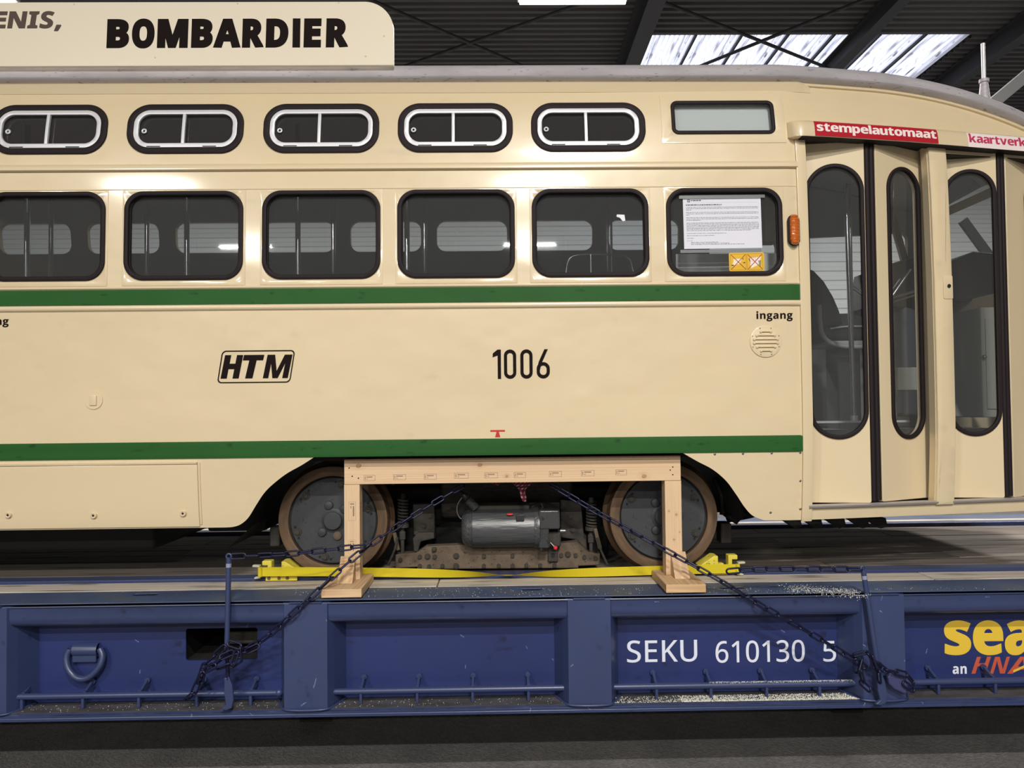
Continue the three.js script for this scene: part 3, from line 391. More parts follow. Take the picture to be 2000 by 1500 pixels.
// ---------------------------------------------------------------- doors of the front entrance
{
  // header with its lettered plates
  const hx0 = S(1537, 250).x, top = (x) => U(1590, 232, Z0 + .005).y - .012 * Math.max(0, x - 2.2), bot = (x) => U(1600, 261, Z0 + .055).y - .012 * Math.max(0, x - 2.2);
  const hd = (x) => { const k = Math.sqrt(clamp((x - hx0) / .07, 0, 1) * (2 - clamp((x - hx0) / .07, 0, 1))), t = top(x), b = bot(x) + .012 * (1 - k), d = .062 * k + .004; return [[t, 0], [t - .002, d * .55], [t - .008, d * .8], [t - .022, d * .94], [t - .045, d], [b + .010, d * 1.0], [b, d * .97], [b - .002, d * .9], [b, 0]]; };
  part(tram, 'door_header', sweep([...range(hx0, hx0 + .09, 9), ...range(hx0 + .12, XR, 30)], hd), M.cream);
  part(tram, 'header_shade_strip', sweep([...range(hx0 + .05, hx0 + .1, 3), ...range(hx0 + .12, XR, 20)], (x) => [[bot(x) - .0025, 0], [bot(x) - .0032, .062], [bot(x) - .001, .063]]), M.rubber);  // dark strip put in for the shade under the cream header
  const zOn = (x) => bodyZ(x, (top(x) + bot(x)) / 2) + .066;
  // plates and letters follow the face of the header
  const face = (g, lift) => { g = slice(g, 0, XCUT); const p = g.attributes.position, o = new Float32Array(p.count * 2); for (let i = 0; i < p.count; i++) { const x = p.getX(i), v = p.getY(i), tt = top(x), bb = bot(x), y = bb + .004 + v * (tt - bb - .014), pr = hd(x), d = (() => { for (let k = 0; k + 1 < 6; k++) if (y <= pr[k][0] && y >= pr[k + 1][0]) { const f = (pr[k][0] - y) / (pr[k][0] - pr[k + 1][0]); return lerp(pr[k][1], pr[k + 1][1], f); } return pr[4][1]; })(); p.setXYZ(i, x, y, bodyZ(x, y) + d + lift + p.getZ(i)); } g.setAttribute('uv', new THREE.BufferAttribute(o, 2)); return fin(crease(g, 40)); };
  const sx = (px) => { let p = U(px, 250, -3.66); for (let i = 0; i < 5; i++) p = U(px, 250, zOn(p.x)); return p.x; };
  const dense = (g) => slice(g, 1, range(0, 1, 8));
  const plateOf = (a, b, lo, hi, mat, n, str, ta, tb, tlo, thi, tm, w) => { const A = sx(a), B = sx(b), q = part(tram, n, face(dense(new THREE.ShapeGeometry(rrect((A + B) / 2, (lo + hi) / 2, B - A, hi - lo, .004))), .0012), mat); part(q, 'lettering', face(dense(letters(str, font, sx(ta), sx(tb), tlo, thi, { weight: w, d: .0008, space: .05 })), .002), tm); };
  plateOf(1591, 1831, -.02, .98, M.red, 'name_plate', 'stempelautomaat', 1595, 1828, .10, .90, M.pinkWhite, .02);
  plateOf(1889, 2048, -.08, .94, M.pinkWhite, 'name_plate', 'kaartverkoop', 1892, 2040, .06, .86, M.magenta, .005);
  part(tram, 'entrance_sill', merge([sweep(range(doorX[0] - .02, doorX[1] + .01, 4), () => [[sillY + .012, -.02], [sillY + .012, .012], [sillY + .006, .022], [sillY - .004, .018], [sillY - .006, 0]]), sweep(range(doorX[2] - .01, doorX[3], 8), () => [[sillY + .012, -.02], [sillY + .012, .012], [sillY + .006, .022], [sillY - .004, .018], [sillY - .006, 0]])]), std(0xb3aca6, .35, .35));
  // posts
  const post = (a, b, y0, y1, n) => part(tram, n, plate(rrect((a + b) / 2, (y0 + y1) / 2, b - a, y1 - y0, .004), .03, -.012, .008), M.cream);
  const post1 = post(doorX[1], doorX[2], sillY - .012, headY + .01, 'door_post');
  { const p = S(1847, 562); const k = part(tram, 'lock_plate', onSide(extrude(rrect(0, 0, .058, .128, .008), .004, .0015), p.x, p.y, .018), M.creamFlat); part(k, 'lock', onSide(merge([cyl(.0085, .008, 'z', 0, 0, 0), fin(new THREE.TorusGeometry(.0085, .002, 8, 18).translate(0, 0, .004))]), p.x + .004, p.y + .006, .022), M.dark); }
  // a folding leaf between two points of the plan
  function leaf(pa, pb, ya, yb, wy0, wy1, ww, wo, label) {
    const a = pa, b = pb, dir = b.clone().sub(a).setY(0), W = dir.length(), ang = -Math.atan2(dir.z, dir.x), H = yb - ya, m = new THREE.Matrix4().makeRotationY(ang).setPosition(a.x, ya, a.z), put = (g, dx, dy, dz) => fin(g.clone().translate(dx, dy, dz).applyMatrix4(m));
    const lf = holder(tram, 'door_leaf', label), s = rrect(W / 2, H / 2, W, H, .010), wc = W / 2 + wo, wm = (wy0 + wy1) / 2 - ya, wh = wy1 - wy0; s.holes = [hole(clamp(wc, ww / 2 + .004, W - ww / 2 - .004), wm, ww - .02, wh - .02, ww / 2 - .01)];
    const wx = clamp(wc, ww / 2 + .004, W - ww / 2 - .004);
    part(lf, 'door_panel', put(extrude(s, .034, .003, 20), 0, 0, -.034), M.creamFlat);
    const rg = rrect(0, 0, ww, wh, ww / 2); rg.holes = [hole(0, 0, ww - .044, wh - .044, ww / 2 - .022)]; part(lf, 'rubber_seal', put(extrude(rg, .022, .006, 24), wx, wm, -.010), M.rubber);
    part(lf, 'pane', put(new THREE.ShapeGeometry(rrect(0, 0, ww - .036, wh - .036, ww / 2 - .018), 20), wx, wm, -.012), M.glass);
    return { put, W, H, lf };
  }
  const zAt = (x) => bodyZ(x, 1.8), P = (px, py, inset) => { let p = U(px, py, -3.8); for (let i = 0; i < 6; i++) p = U(px, py, zAt(p.x) - inset); return p; };
  const yb = P(1640, 983, .05).y, yt = headY + .03;
  const rubberEdge = (l, side) => { const x = side > 0 ? l.W : 0; part(l.lf, 'rubber_edge', l.put(merge([cyl(.016, l.H - .02, 'y', 0, 0, 0, 12), box(.012, l.H - .02, .03, -.010 * side, 0, -.006)]), x + side * .016, l.H / 2, -.016), M.rubber); };
  const W1 = { y0: P(1640, 858, .06).y, y1: P(1640, 320, .06).y }, W2 = { y0: P(1767, 858, .06).y, y1: P(1767, 325, .06).y }, W3 = { y0: P(1904, 852, .06).y, y1: P(1904, 331, .06).y };
  const l1 = leaf(P(1573, 640, .11), P(1695, 640, .02), yb, yt, W1.y0, W1.y1, .306, .002, 'wide folding leaf at the rear of the entrance'), l2 = leaf(P(1717, 640, .02), P(1819, 640, .13), yb + .004, yt, W2.y0, W2.y1, .268, .002, 'second folding leaf, turned away'), l3 = leaf(P(1845, 640, .11), P(1954, 640, .02), yb, yt, W3.y0, W3.y1, .276, .002, 'third folding leaf'), l4 = leaf(P(1972, 640, .02), P(2078, 640, .13), yb, yt, W3.y0 + .01, W3.y1 - .02, .26, .002, 'foremost folding leaf');
  rubberEdge(l1, 1); rubberEdge(l2, -1); rubberEdge(l3, 1); rubberEdge(l4, -1); rubberEdge(l2, 1);
}
// ---------------------------------------------------------------- what shows through the glass
{
  part(tram, 'cabin_floor', merge([box(5.8, .07, 2.02, -1.3, 1.415, ZC), box(1.7, .07, .9, 2.45, 1.415, ZC - .45)]), M.innerDark);
  part(tram, 'entrance_step', box(1.6, .05, 1.1, 2.45, 1.04, ZC + .1), M.innerDark);
  part(tram, 'entrance_riser', box(.03, .36, 1.3, 1.62, 1.24, ZC + .1), M.innerDark);
  // ceiling beam along the far windows, and light strip covers
  for (const [px, z] of [[53, -4.15], [100, -4.9], [287, -4.9], [365, -4.15], [582, -4.15], [651, -4.9], [795, -4.15], [829, -4.9], [1186, -4.9], [1194, -4.98]]) { const x = U(px, 455, z).x; part(tram, 'grab_pole', cyl(px > 1100 ? .008 : .0155, 1.85, 'y', x, 2.37, z, 14), M.chrome); }
  { const z = -4.35, A = [1111, 1154, 1232].map((px) => U(px, 525, z).x), y = U(1170, 497, z).y; part(tram, 'seat_rail', merge([tube([V(A[0], 1.9, z), V(A[0], y - .03, z), V(A[0] + .05, y - .004, z), V((A[0] + A[2]) / 2, y, z), V(A[2] - .05, y - .008, z), V(A[2], y - .04, z), V(A[2] + .002, 1.9, z)], .006, 60, 8), cyl(.006, y - 1.9, 'y', A[1], (y + 1.9) / 2, z, 8)]), M.chrome); part(tram, 'seat_back', box(A[2] - A[0] - .03, .5, .05, (A[0] + A[2]) / 2, y - .36, z - .04, .02), M.innerDark); }
  // partition behind the rearmost front window
  { const p = U(1330, 497, -3.86), q = U(1515, 560, -3.86); part(tram, 'partition', box(q.x - p.x + .06, .55, .02, (p.x + q.x) / 2, p.y - .275, -3.86), std(0xdededa, .6)); const o = U(1500, 430, -4.4); part(tram, 'cabinet', box(.09, .30, .1, o.x, o.y, -4.4, .01), std(0x6d6a38, .6)); }
  // driver's place
  const z = -4.75, R = (px, py, zz = z) => U(px, py, zz);
  { const s = new THREE.Shape([[1560, 515], [1592, 527], [1612, 548], [1630, 578], [1642, 606], [1649, 632], [1640, 636], [1560, 640]].map(([a, b]) => { const p = R(a, b); return new THREE.Vector2(p.x, p.y); })); part(tram, 'driver_seat_back', extrude(s, .42, .03).translate(0, 0, z - .42), M.dark);
    const st = new THREE.Shape([[1602, 640], [1690, 636], [1700, 662], [1640, 664], [1606, 656]].map(([a, b]) => { const p = R(a, b); return new THREE.Vector2(p.x, p.y); })); part(tram, 'driver_seat', extrude(st, .44, .02).translate(0, 0, z - .44), M.dark);
    part(tram, 'seat_frame', merge([tube([R(1600, 596, z + .03), R(1602, 630, z + .03), R(1606, 652, z + .03), R(1620, 668, z + .03), R(1650, 676, z + .03), R(1700, 677, z + .03)], .016, 40, 8), tube([R(1622, 642, z + .02), R(1650, 638, z + .02), R(1700, 637, z + .02)], .006, 20, 8), box(.3, .025, .4, R(1665, 670).x, R(1665, 669).y, z - .2)]), std(0xb4b6b6, .45, .2)); part(tram, 'seat_pedestal', box(.16, .8, .2, R(1675, 760).x, R(1675, 760).y, z - .2, .02), M.innerDark); }
  part(tram, 'entrance_pole', rod(R(1652, 360, -4.25), R(1668, 822, -4.25), .015, 14), M.chrome); part(tram, 'entrance_pole', rod(R(1658, 360, -4.45), R(1664, 640, -4.45), .012, 14), M.chrome); part(tram, 'pole_foot', cyl(.022, .04, 'y', R(1668, 816, -4.25).x, R(1668, 818, -4.25).y, -4.25), M.alu);
  // console and its bars
  { const s = new THREE.Shape([[1722, 592], [1735, 516], [1790, 500], [1862, 508], [1905, 490], [1945, 494], [2010, 500], [2010, 600], [1950, 585], [1865, 590], [1800, 615], [1770, 606]].map(([a, b]) => { const p = R(a, b, -4.9); return new THREE.Vector2(p.x, p.y); })); part(tram, 'driver_console', extrude(s, .5, .02).translate(0, 0, -5.4), M.dark); }
  part(tram, 'console_bar', merge([rod(R(1738, 585, -4.7), R(1778, 526, -4.7), .009), rod(R(1732, 580, -4.72), R(1758, 544, -4.72), .006), rod(R(1740, 582, -4.6), R(1800, 565, -4.6), .009), rod(R(1742, 590, -4.6), R(1800, 572, -4.6), .007), rod(R(1657, 555, -4.6), R(1685, 575, -4.6), .012)]), M.chrome);
  part(tram, 'console_column', box(.16, .9, .2, R(1770, 690, -5).x, R(1770, 690, -5).y, -5, .03), std(0x43474f, .6)); part(tram, 'handrail', rod(R(1740, 630, -4.3), R(1752, 840, -4.3), .009), M.chrome);
  part(tram, 'fare_box', box(.13, .15, .14, R(1762, 741, -4.6).x, R(1762, 741, -4.6).y, -4.6, .01), M.innerLight);
  { const p = R(1915, 600, -4.55), q = R(1965, 815, -4.55); const c = part(tram, 'dash_cabinet', box(q.x - p.x, p.y - q.y, .3, (p.x + q.x) / 2, (p.y + q.y) / 2, -4.7, .008), M.innerLight); part(c, 'cabinet_door', box(.10, (p.y - q.y) * .82, .012, q.x - .075, (p.y + q.y) / 2 - .01, -4.546, .003), M.innerLight); part(c, 'cabinet_knob', fin(new THREE.SphereGeometry(.014, 12, 10).translate(R(1923, 697, -4.53).x, R(1923, 697, -4.53).y, -4.53)), M.chrome); }
  part(tram, 'windscreen_post', merge([beam(R(1722, 350, -5.5), R(1768, 515, -5.5), .03, .05), beam(R(1880, 430, -5.5), R(1935, 505, -5.5), .03, .07), beam(R(1700, 440, -5.6), R(1830, 420, -5.6), .03, .05)]), M.innerDark);
  part(tram, 'step_edge', box(.55, .012, .02, R(1650, 823, -4.1).x + .1, R(1640, 824, -4.1).y, -4.1), M.alu);
}
// ---------------------------------------------------------------- underneath: wheels, truck, equipment
let wheelFoot;
{
  part(tram, 'underframe', box(5.8, .06, 1.86, -1.3, 1.37, ZC + .01), M.black);
  const zf = -3.965, wheelAt = [[650, 1015.5], [1296.5, 1010.5]].map(([a, b]) => U(a, b, zf)), wy = (wheelAt[0].y + wheelAt[1].y) / 2, R0 = .3025; wheelFoot = wy - R0 - .0035;
  const lathe = (pts, seg = 72) => fin(new THREE.LatheGeometry(pts.map((p) => new THREE.Vector2(p[0], p[1])), seg).rotateX(PI / 2));
  const gTyre = lathe([[.246, -.09], [.246, -.008], [.249, 0], [.298, 0], [R0, -.006], [R0 + .003, -.075], [R0 + .008, -.085], [R0 + .026, -.095], [R0 + .027, -.115], [R0 - .02, -.12]]), gDisc = lathe([[0, -.012], [.232, -.012], [.238, -.016], [.240, -.03], [.246, -.03]]), gHub = merge([lathe([[.001, .010], [.046, .010], [.049, .007], [.050, -.006], [.066, -.008], [.068, -.012]], 40)]), gBolt = merge([fin(new THREE.CylinderGeometry(.0145, .0145, .012, 6).rotateX(PI / 2).translate(0, 0, -.004)), fin(new THREE.CylinderGeometry(.021, .022, .006, 20).rotateX(PI / 2).translate(0, 0, -.009))]), gHole = fin(new THREE.CylinderGeometry(.0068, .0068, .003, 12).rotateX(PI / 2).translate(0, 0, -.0115)), gCap = lathe([[.001, .004], [.02, .003], [.024, -.004], [.025, -.012]], 24);
  wheelAt.forEach((c, k) => {
    const w = holder(tram, 'wheel', 'spoked-plate wheel with brown steel tyre'); w.position.add(V(c.x, wy, zf)); w.userData.label = 'disc wheel with a brown steel tyre';
    const sub = (n, g, m, p = V(0, 0, 0)) => part(w, n, g, m, null, { p });
    sub('tyre', gTyre, M.tyre); sub('disc', gDisc, M.disc); sub('hub', gHub, M.disc);
    for (let i = 0; i < 6; i++) { const a = i * PI / 3 + [.30, .55][k]; sub('bolt', gBolt, M.truck, V(.205 * Math.cos(a), .205 * Math.sin(a), 0)); for (const d of [-.14, .16]) sub('vent_hole', gHole, M.black, V(.214 * Math.cos(a + d * 1.0), .214 * Math.sin(a + d), 0)); const b = a + .5; if (i !== 2) sub('cap', gCap, i === 4 ? M.rust : M.disc, V(.088 * Math.cos(b), .088 * Math.sin(b), 0)); }
    const far = holder(tram, 'wheel'); far.position.add(V(c.x, wy, 2 * ZC - zf)); for (const [n, g, m] of [['tyre', gTyre, M.tyre], ['disc', gDisc, M.disc]]) part(far, n, g, m, null, { p: V(0, 0, 0), q: new THREE.Quaternion().setFromAxisAngle(V(0, 1, 0), PI) });
    part(tram, 'axle', merge([cyl(.07, 1.5, 'z', c.x, wy, ZC), cyl(.26, .5, 'z', c.x, wy, ZC - .1, 32)]), M.black);
  });
  const q = (px, py, z) => U(px, py, z), zb = -4.08, B = (name, a, b, z0, z1, mat, r = .008, lab) => { const p = q(a[0], a[1], z1), s = q(b[0], b[1], z1); return part(tram, name, boxTo(V(p.x, p.y, z0), V(s.x, s.y, z1), r), mat, lab); };
  // dark frames that close the view between the wheels
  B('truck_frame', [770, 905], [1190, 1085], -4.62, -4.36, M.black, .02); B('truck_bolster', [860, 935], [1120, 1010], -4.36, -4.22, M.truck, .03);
  part(tram, 'truck_side_beam', merge([box(.36, .14, .1, (wheelAt[0].x) + .0, wy + .02, -4.35, .03), box(.36, .14, .1, wheelAt[1].x, wy + .02, -4.35, .03), box(1.95, .1, .12, (wheelAt[0].x + wheelAt[1].x) / 2, wy + .1, -4.38, .03)]), M.black);
  // rail brake: plate with its bolts
  const plateShape = poly([[772, 1083], [790, 1081], [812, 1080], [832, 1067], [905, 1064], [1070, 1064], [1128, 1058], [1150, 1078], [1172, 1082], [1172, 1104], [1130, 1106], [1130, 1110], [815, 1112], [815, 1108], [772, 1110]].map(([a, b]) => { const p = q(a, b, zb); return [p.x, p.y]; }));
  const br = part(tram, 'rail_brake', extrude(plateShape, .07, .006).translate(0, 0, zb - .07), M.rust, 'rusty brown rail brake plate');
  const nut = fin(new THREE.CylinderGeometry(.0115, .0125, .014, 6).rotateX(PI / 2)), nutBig = merge([nut, fin(new THREE.CylinderGeometry(.017, .018, .006, 20).rotateX(PI / 2).translate(0, 0, -.004))]);
  for (const [a, b, big] of [[782, 1093], [820, 1087], [835, 1087, 1], [849, 1087], [820, 1105], [838, 1106], [864, 1105], [891, 1086, 1], [891, 1106, 1], [945, 1086], [945, 1105], [974, 1105], [1001, 1085], [1001, 1105], [1028, 1104], [1055, 1104], [1083, 1104], [1096, 1084], [1109, 1083, 1], [1124, 1084], [1141, 1088], [1163, 1090]]) { const p = q(a, b, zb); part(br, 'bolt', big ? nutBig : nut, M.truck, null, { p: V(p.x, p.y, zb + .006) }); }
  part(br, 'brake_bar', boxTo(V(q(815, 1112, zb).x, q(900, 1111, zb).y, zb - .09), V(q(1130, 1112, zb).x, .702, zb - .01)), M.dark);
  for (const [a, b, c, d] of [[1070, 1064, 1090, 1098], [843, 1070, 852, 1078]]) B('brake_clamp', [a, b], [c, d], zb - .03, zb + .02, M.truck);
  // motor: drum, end bell, terminal head, bracket, gland, cable
  {
    const z = -4.06, c = q(980, 1030, z), x0 = q(912, 1030, z).x, x1 = q(1052, 1030, z).x, r = .112, m = holder(tram, 'brake_motor', 'dark grey horizontal motor drum between the wheels');
    const prof2 = [[0, x0 - .030], [.06, x0 - .030], [.085, x0 - .022], [.104, x0 + .004], [.104, x0 + .028], [r, x0 + .030], [r, x0 + .035], [r - .002, x0 + .036], [r - .002, x1 - .03], [r + .004, x1 - .028], [r + .004, x1]];
    part(m, 'motor_drum', fin(new THREE.LatheGeometry(prof2.map(([a, b]) => new THREE.Vector2(a, b)), 56).rotateZ(-PI / 2).translate(0, c.y, z)), M.motor).geometry.attributes.uv.array.forEach((v, i, a) => { a[i] = v * (i % 2 ? .5 : .7); });
    const zz = z + .10, hA = q(1052, 1002, zz), hB = q(1073, 1072, zz), hC = q(1094, 1002, zz), hD = q(1094, 1034, zz);
    part(m, 'terminal_head', merge([boxTo(V(hA.x, hA.y + .015, z - .06), V(hC.x, hD.y, zz), .012), boxTo(V(hA.x, hA.y, z - .05), V(hB.x, hB.y, zz - .006), .01)]), M.motor); part(m, 'gear_case', boxTo(V(hB.x - .01, q(1080, 1036, z).y, z - .08), V(q(1096, 1060, z + .04).x, q(1080, 1066, z).y, z + .05), .015), M.truck);
    part(m, 'head_bolt', merge([[1060, 1013], [1071, 1056], [1057, 1073]].map(([a, b]) => { const p = q(a, b, zz); return cyl(.007, .012, 'z', p.x, p.y, zz, 12); })), M.motor); part(m, 'side_bolt', cyl(.012, .03, 'x', q(1099, 1037, z + .02).x, q(1099, 1037, z + .02).y, z + .02, 8), M.steel);
    const gA = q(930, 993, z + .04), gB = q(914, 975, z + .04), gC = q(906, 966, z + .03), gD = q(900, 962, z); part(m, 'cable_gland', merge([rod(gA, gB, .026, 14), rod(gB, gC, .018, 14)]), M.motor); part(m, 'gland_sleeve', rod(gC, gD, .012, 12), M.steel); part(m, 'cable', tube([q(902, 972, z), q(894, 985, z), q(893, 1000, z), q(899, 1012, z), q(908, 1016, z)], .0045, 24, 6), M.steel);
    part(m, 'wire_bundle', merge([tube([q(1034, 998, z), q(1042, 988, z), q(1052, 985, z), q(1058, 990, z), q(1050, 996, z)], .009, 30, 8), tube([q(1040, 992, z + .03), q(1050, 996, z + .03), q(1060, 992, z + .03), q(1056, 982, z + .03)], .007, 24, 8)]), M.dark);
    part(m, 'name_tag', boxTo(V(q(1008, 1005, z + .105).x, q(1008, 1005, z + .105).y, z + .09), V(q(1024, 1018, z + .105).x, q(1024, 1018, z + .105).y, z + .108), .004), M.motor); part(m, 'paint_mark', fin(new THREE.SphereGeometry(1, 12, 8).scale(.02, .007, .004).rotateX(-.7).translate(q(996, 1005, z + .10).x, q(996, 1005, z + .1).y, z + .088)), M.redMark, 'small red paint mark');
    part(m, 'lever', rod(q(1075, 1060, z + .06), q(1083, 1068, z + .07), .004), M.steel); { const p = q(1085, 1070, z + .07); part(m, 'lever_knob', fin(new THREE.SphereGeometry(.0125, 16, 12).translate(p.x, p.y, p.z)), std(0xd03038, .4), 'red ball knob'); }
    part(m, 'motor_saddle', boxTo(V(x0 + .02, c.y + .10, z - .12), V(x1 - .05, c.y + .128, z + .04), .01), M.truck);
  }
  // brake hangers, coil springs
  const coil = (x, y0, y1, z, r, wr, turns) => { class H extends THREE.Curve { getPoint(t, o = V()) { return o.set(x + r * Math.cos(t * turns * 2 * PI), lerp(y0, y1, t), z + r * Math.sin(t * turns * 2 * PI)); } } return fin(new THREE.TubeGeometry(new H(), turns * 14, wr, 6)); };
  for (const [px, top, bot, py] of [[787, 972, 1022, 0], [1154.5, 980, 1028, 0]]) {
    const z = -4.10, t = q(px, top, z), b = q(px, bot, z), s = holder(tram, 'spring_unit'); part(s, 'coil_spring', coil(t.x, b.y, t.y, z, .026, .0062, 8), M.truck); part(s, 'spring_cup', cyl(.034, .02, 'y', b.x, b.y - .012, z, 20), M.truck); part(s, 'spring_rod', merge([cyl(.008, .24, 'y', b.x, b.y + .02, z, 10), cyl(.018, .03, 'y', t.x, t.y + .01, z, 14, .012)]), M.truck);
    const e = q(px, 1080, z); part(s, 'hanger', merge([box(.02, b.y - e.y - .03, .02, b.x - .003, (b.y + e.y) / 2 - .02, z, .004), box(.035, .05, .03, b.x - .003, b.y - .07, z, .008)]), M.truck);
  }
  for (const [pts, nm] of [[[[808, 1078], [806, 1052], [816, 1040], [848, 1040], [848, 1052], [822, 1058], [816, 1078]], 'bracket'], [[[806, 985], [848, 985], [850, 1050], [822, 1056], [808, 1044]], 'hanger_plate'], [[[1095, 976], [1135, 980], [1140, 1040], [1146, 1046], [1148, 1080], [1134, 1080], [1132, 1060], [1122, 1054], [1095, 1050]], 'hanger_plate']]) { const z = -4.1 - (nm === 'hanger_plate' ? .05 : 0); part(tram, nm, extrude(poly(pts.map(([a, b]) => { const p = q(a, b, z); return [p.x, p.y]; })), .06, .006).translate(0, 0, z - .06), M.truck); }
  for (const [a, b] of [[838, 1010], [1115, 1012], [1120, 1038], [826, 1030]]) { const p = q(a, b, -4.1); part(tram, 'bolt', nutBig, M.truck, null, { p: V(p.x, p.y, -4.145) }); }
  for (const s of [[[776, 1050], [772, 1070], [758, 1104]], [[1167, 1050], [1172, 1070], [1186, 1102]]]) part(tram, 'guard_rod', tube(s.map(([a, b]) => q(a, b, -4.0)), .007, 16, 8), M.truck);
  for (const s of [[[770, 1040], [778, 1075]], [[1162, 1032], [1172, 1072]]]) part(tram, 'link', beam(q(...s[0], -4.06), q(...s[1], -4.06), .02, .022, .006), M.rust);
  // mudguard, ducts and hoses by the wheels
  [[wheelAt[0], 1], [wheelAt[1], -1]].forEach(([c, s]) => part(tram, 'wheel_arch', grid(range(.35, 1.9, 16).map((a) => { const an = PI / 2 + s * (a - .35); return [V(c.x + .42 * Math.cos(an), wy + .40 * Math.sin(an) - .02, -3.9), V(c.x + .42 * Math.cos(an), wy + .40 * Math.sin(an) - .02, -4.7)]; }).concat([[V(c.x - s * (s > 0 ? .55 : .44), wy - (s > 0 ? .13 : .02), -3.9), V(c.x - s * (s > 0 ? .55 : .44), wy - (s > 0 ? .13 : .02), -4.7)]])), M.black));
  part(tram, 'air_duct', tube([q(1405, 915, -4.3), q(1440, 945, -4.3), q(1446, 985, -4.3), q(1425, 1015, -4.3)], .05, 30, 14), M.dark); part(tram, 'hose', tube([q(1395, 935, -4.2), q(1408, 965, -4.2), q(1410, 1005, -4.2)], .014, 20, 8), M.dark); part(tram, 'hose', tube([q(1420, 1012, -4.4), q(1440, 1008, -4.4), q(1470, 1002, -4.5)], .03, 20, 8), M.dark);
  for (const [a, b, c, d] of [[1408, 1022, 1430, 1062], [526, 1030, 546, 1068]]) { const z = -4.12, p = q(a, b, z), s = q(c, d, z); part(tram, 'sand_pipe', merge([boxTo(V(p.x, p.y, z - .1), V(s.x, s.y, z), .01)]), M.truck); }
  part(tram, 'equipment_case', box(2.3, .50, 1.0, -3.1, 1.09, ZC + .25, .03), M.dark); part(tram, 'equipment_case', box(1.2, .36, .9, -1.95, 1.15, ZC - .1, .03), M.dark); { const a = U(405, 940, -4.15), b = U(519, 1037, -4.15); part(tram, 'equipment_case', boxTo(V(a.x, a.y, -4.9), V(b.x, b.y, -4.15), .015), M.dark); } part(tram, 'hanging_pin', merge([cyl(.014, .12, 'y', q(28, 1040, -4.2).x, .97, -4.2), cyl(.03, .015, 'y', q(28, 1060, -4.2).x, .905, -4.2)]), M.truck);
  for (const px of [1540, 1580, 1625, 1670, 1705]) { const p = q(px, 1018, -4.1); part(tram, 'step_bracket', extrude(poly([[-.07, .03], [.05, .03], [.06, -.02], [.02, -.03]]), .05, .004).translate(p.x, p.y - .005, p.z), M.dark); }
  part(tram, 'life_guard', merge([box(.6, .03, .6, 1.75, .985, -4.4, .01), box(.3, .02, .3, 1.4, .93, -4.8, .005)]), M.dark);
}
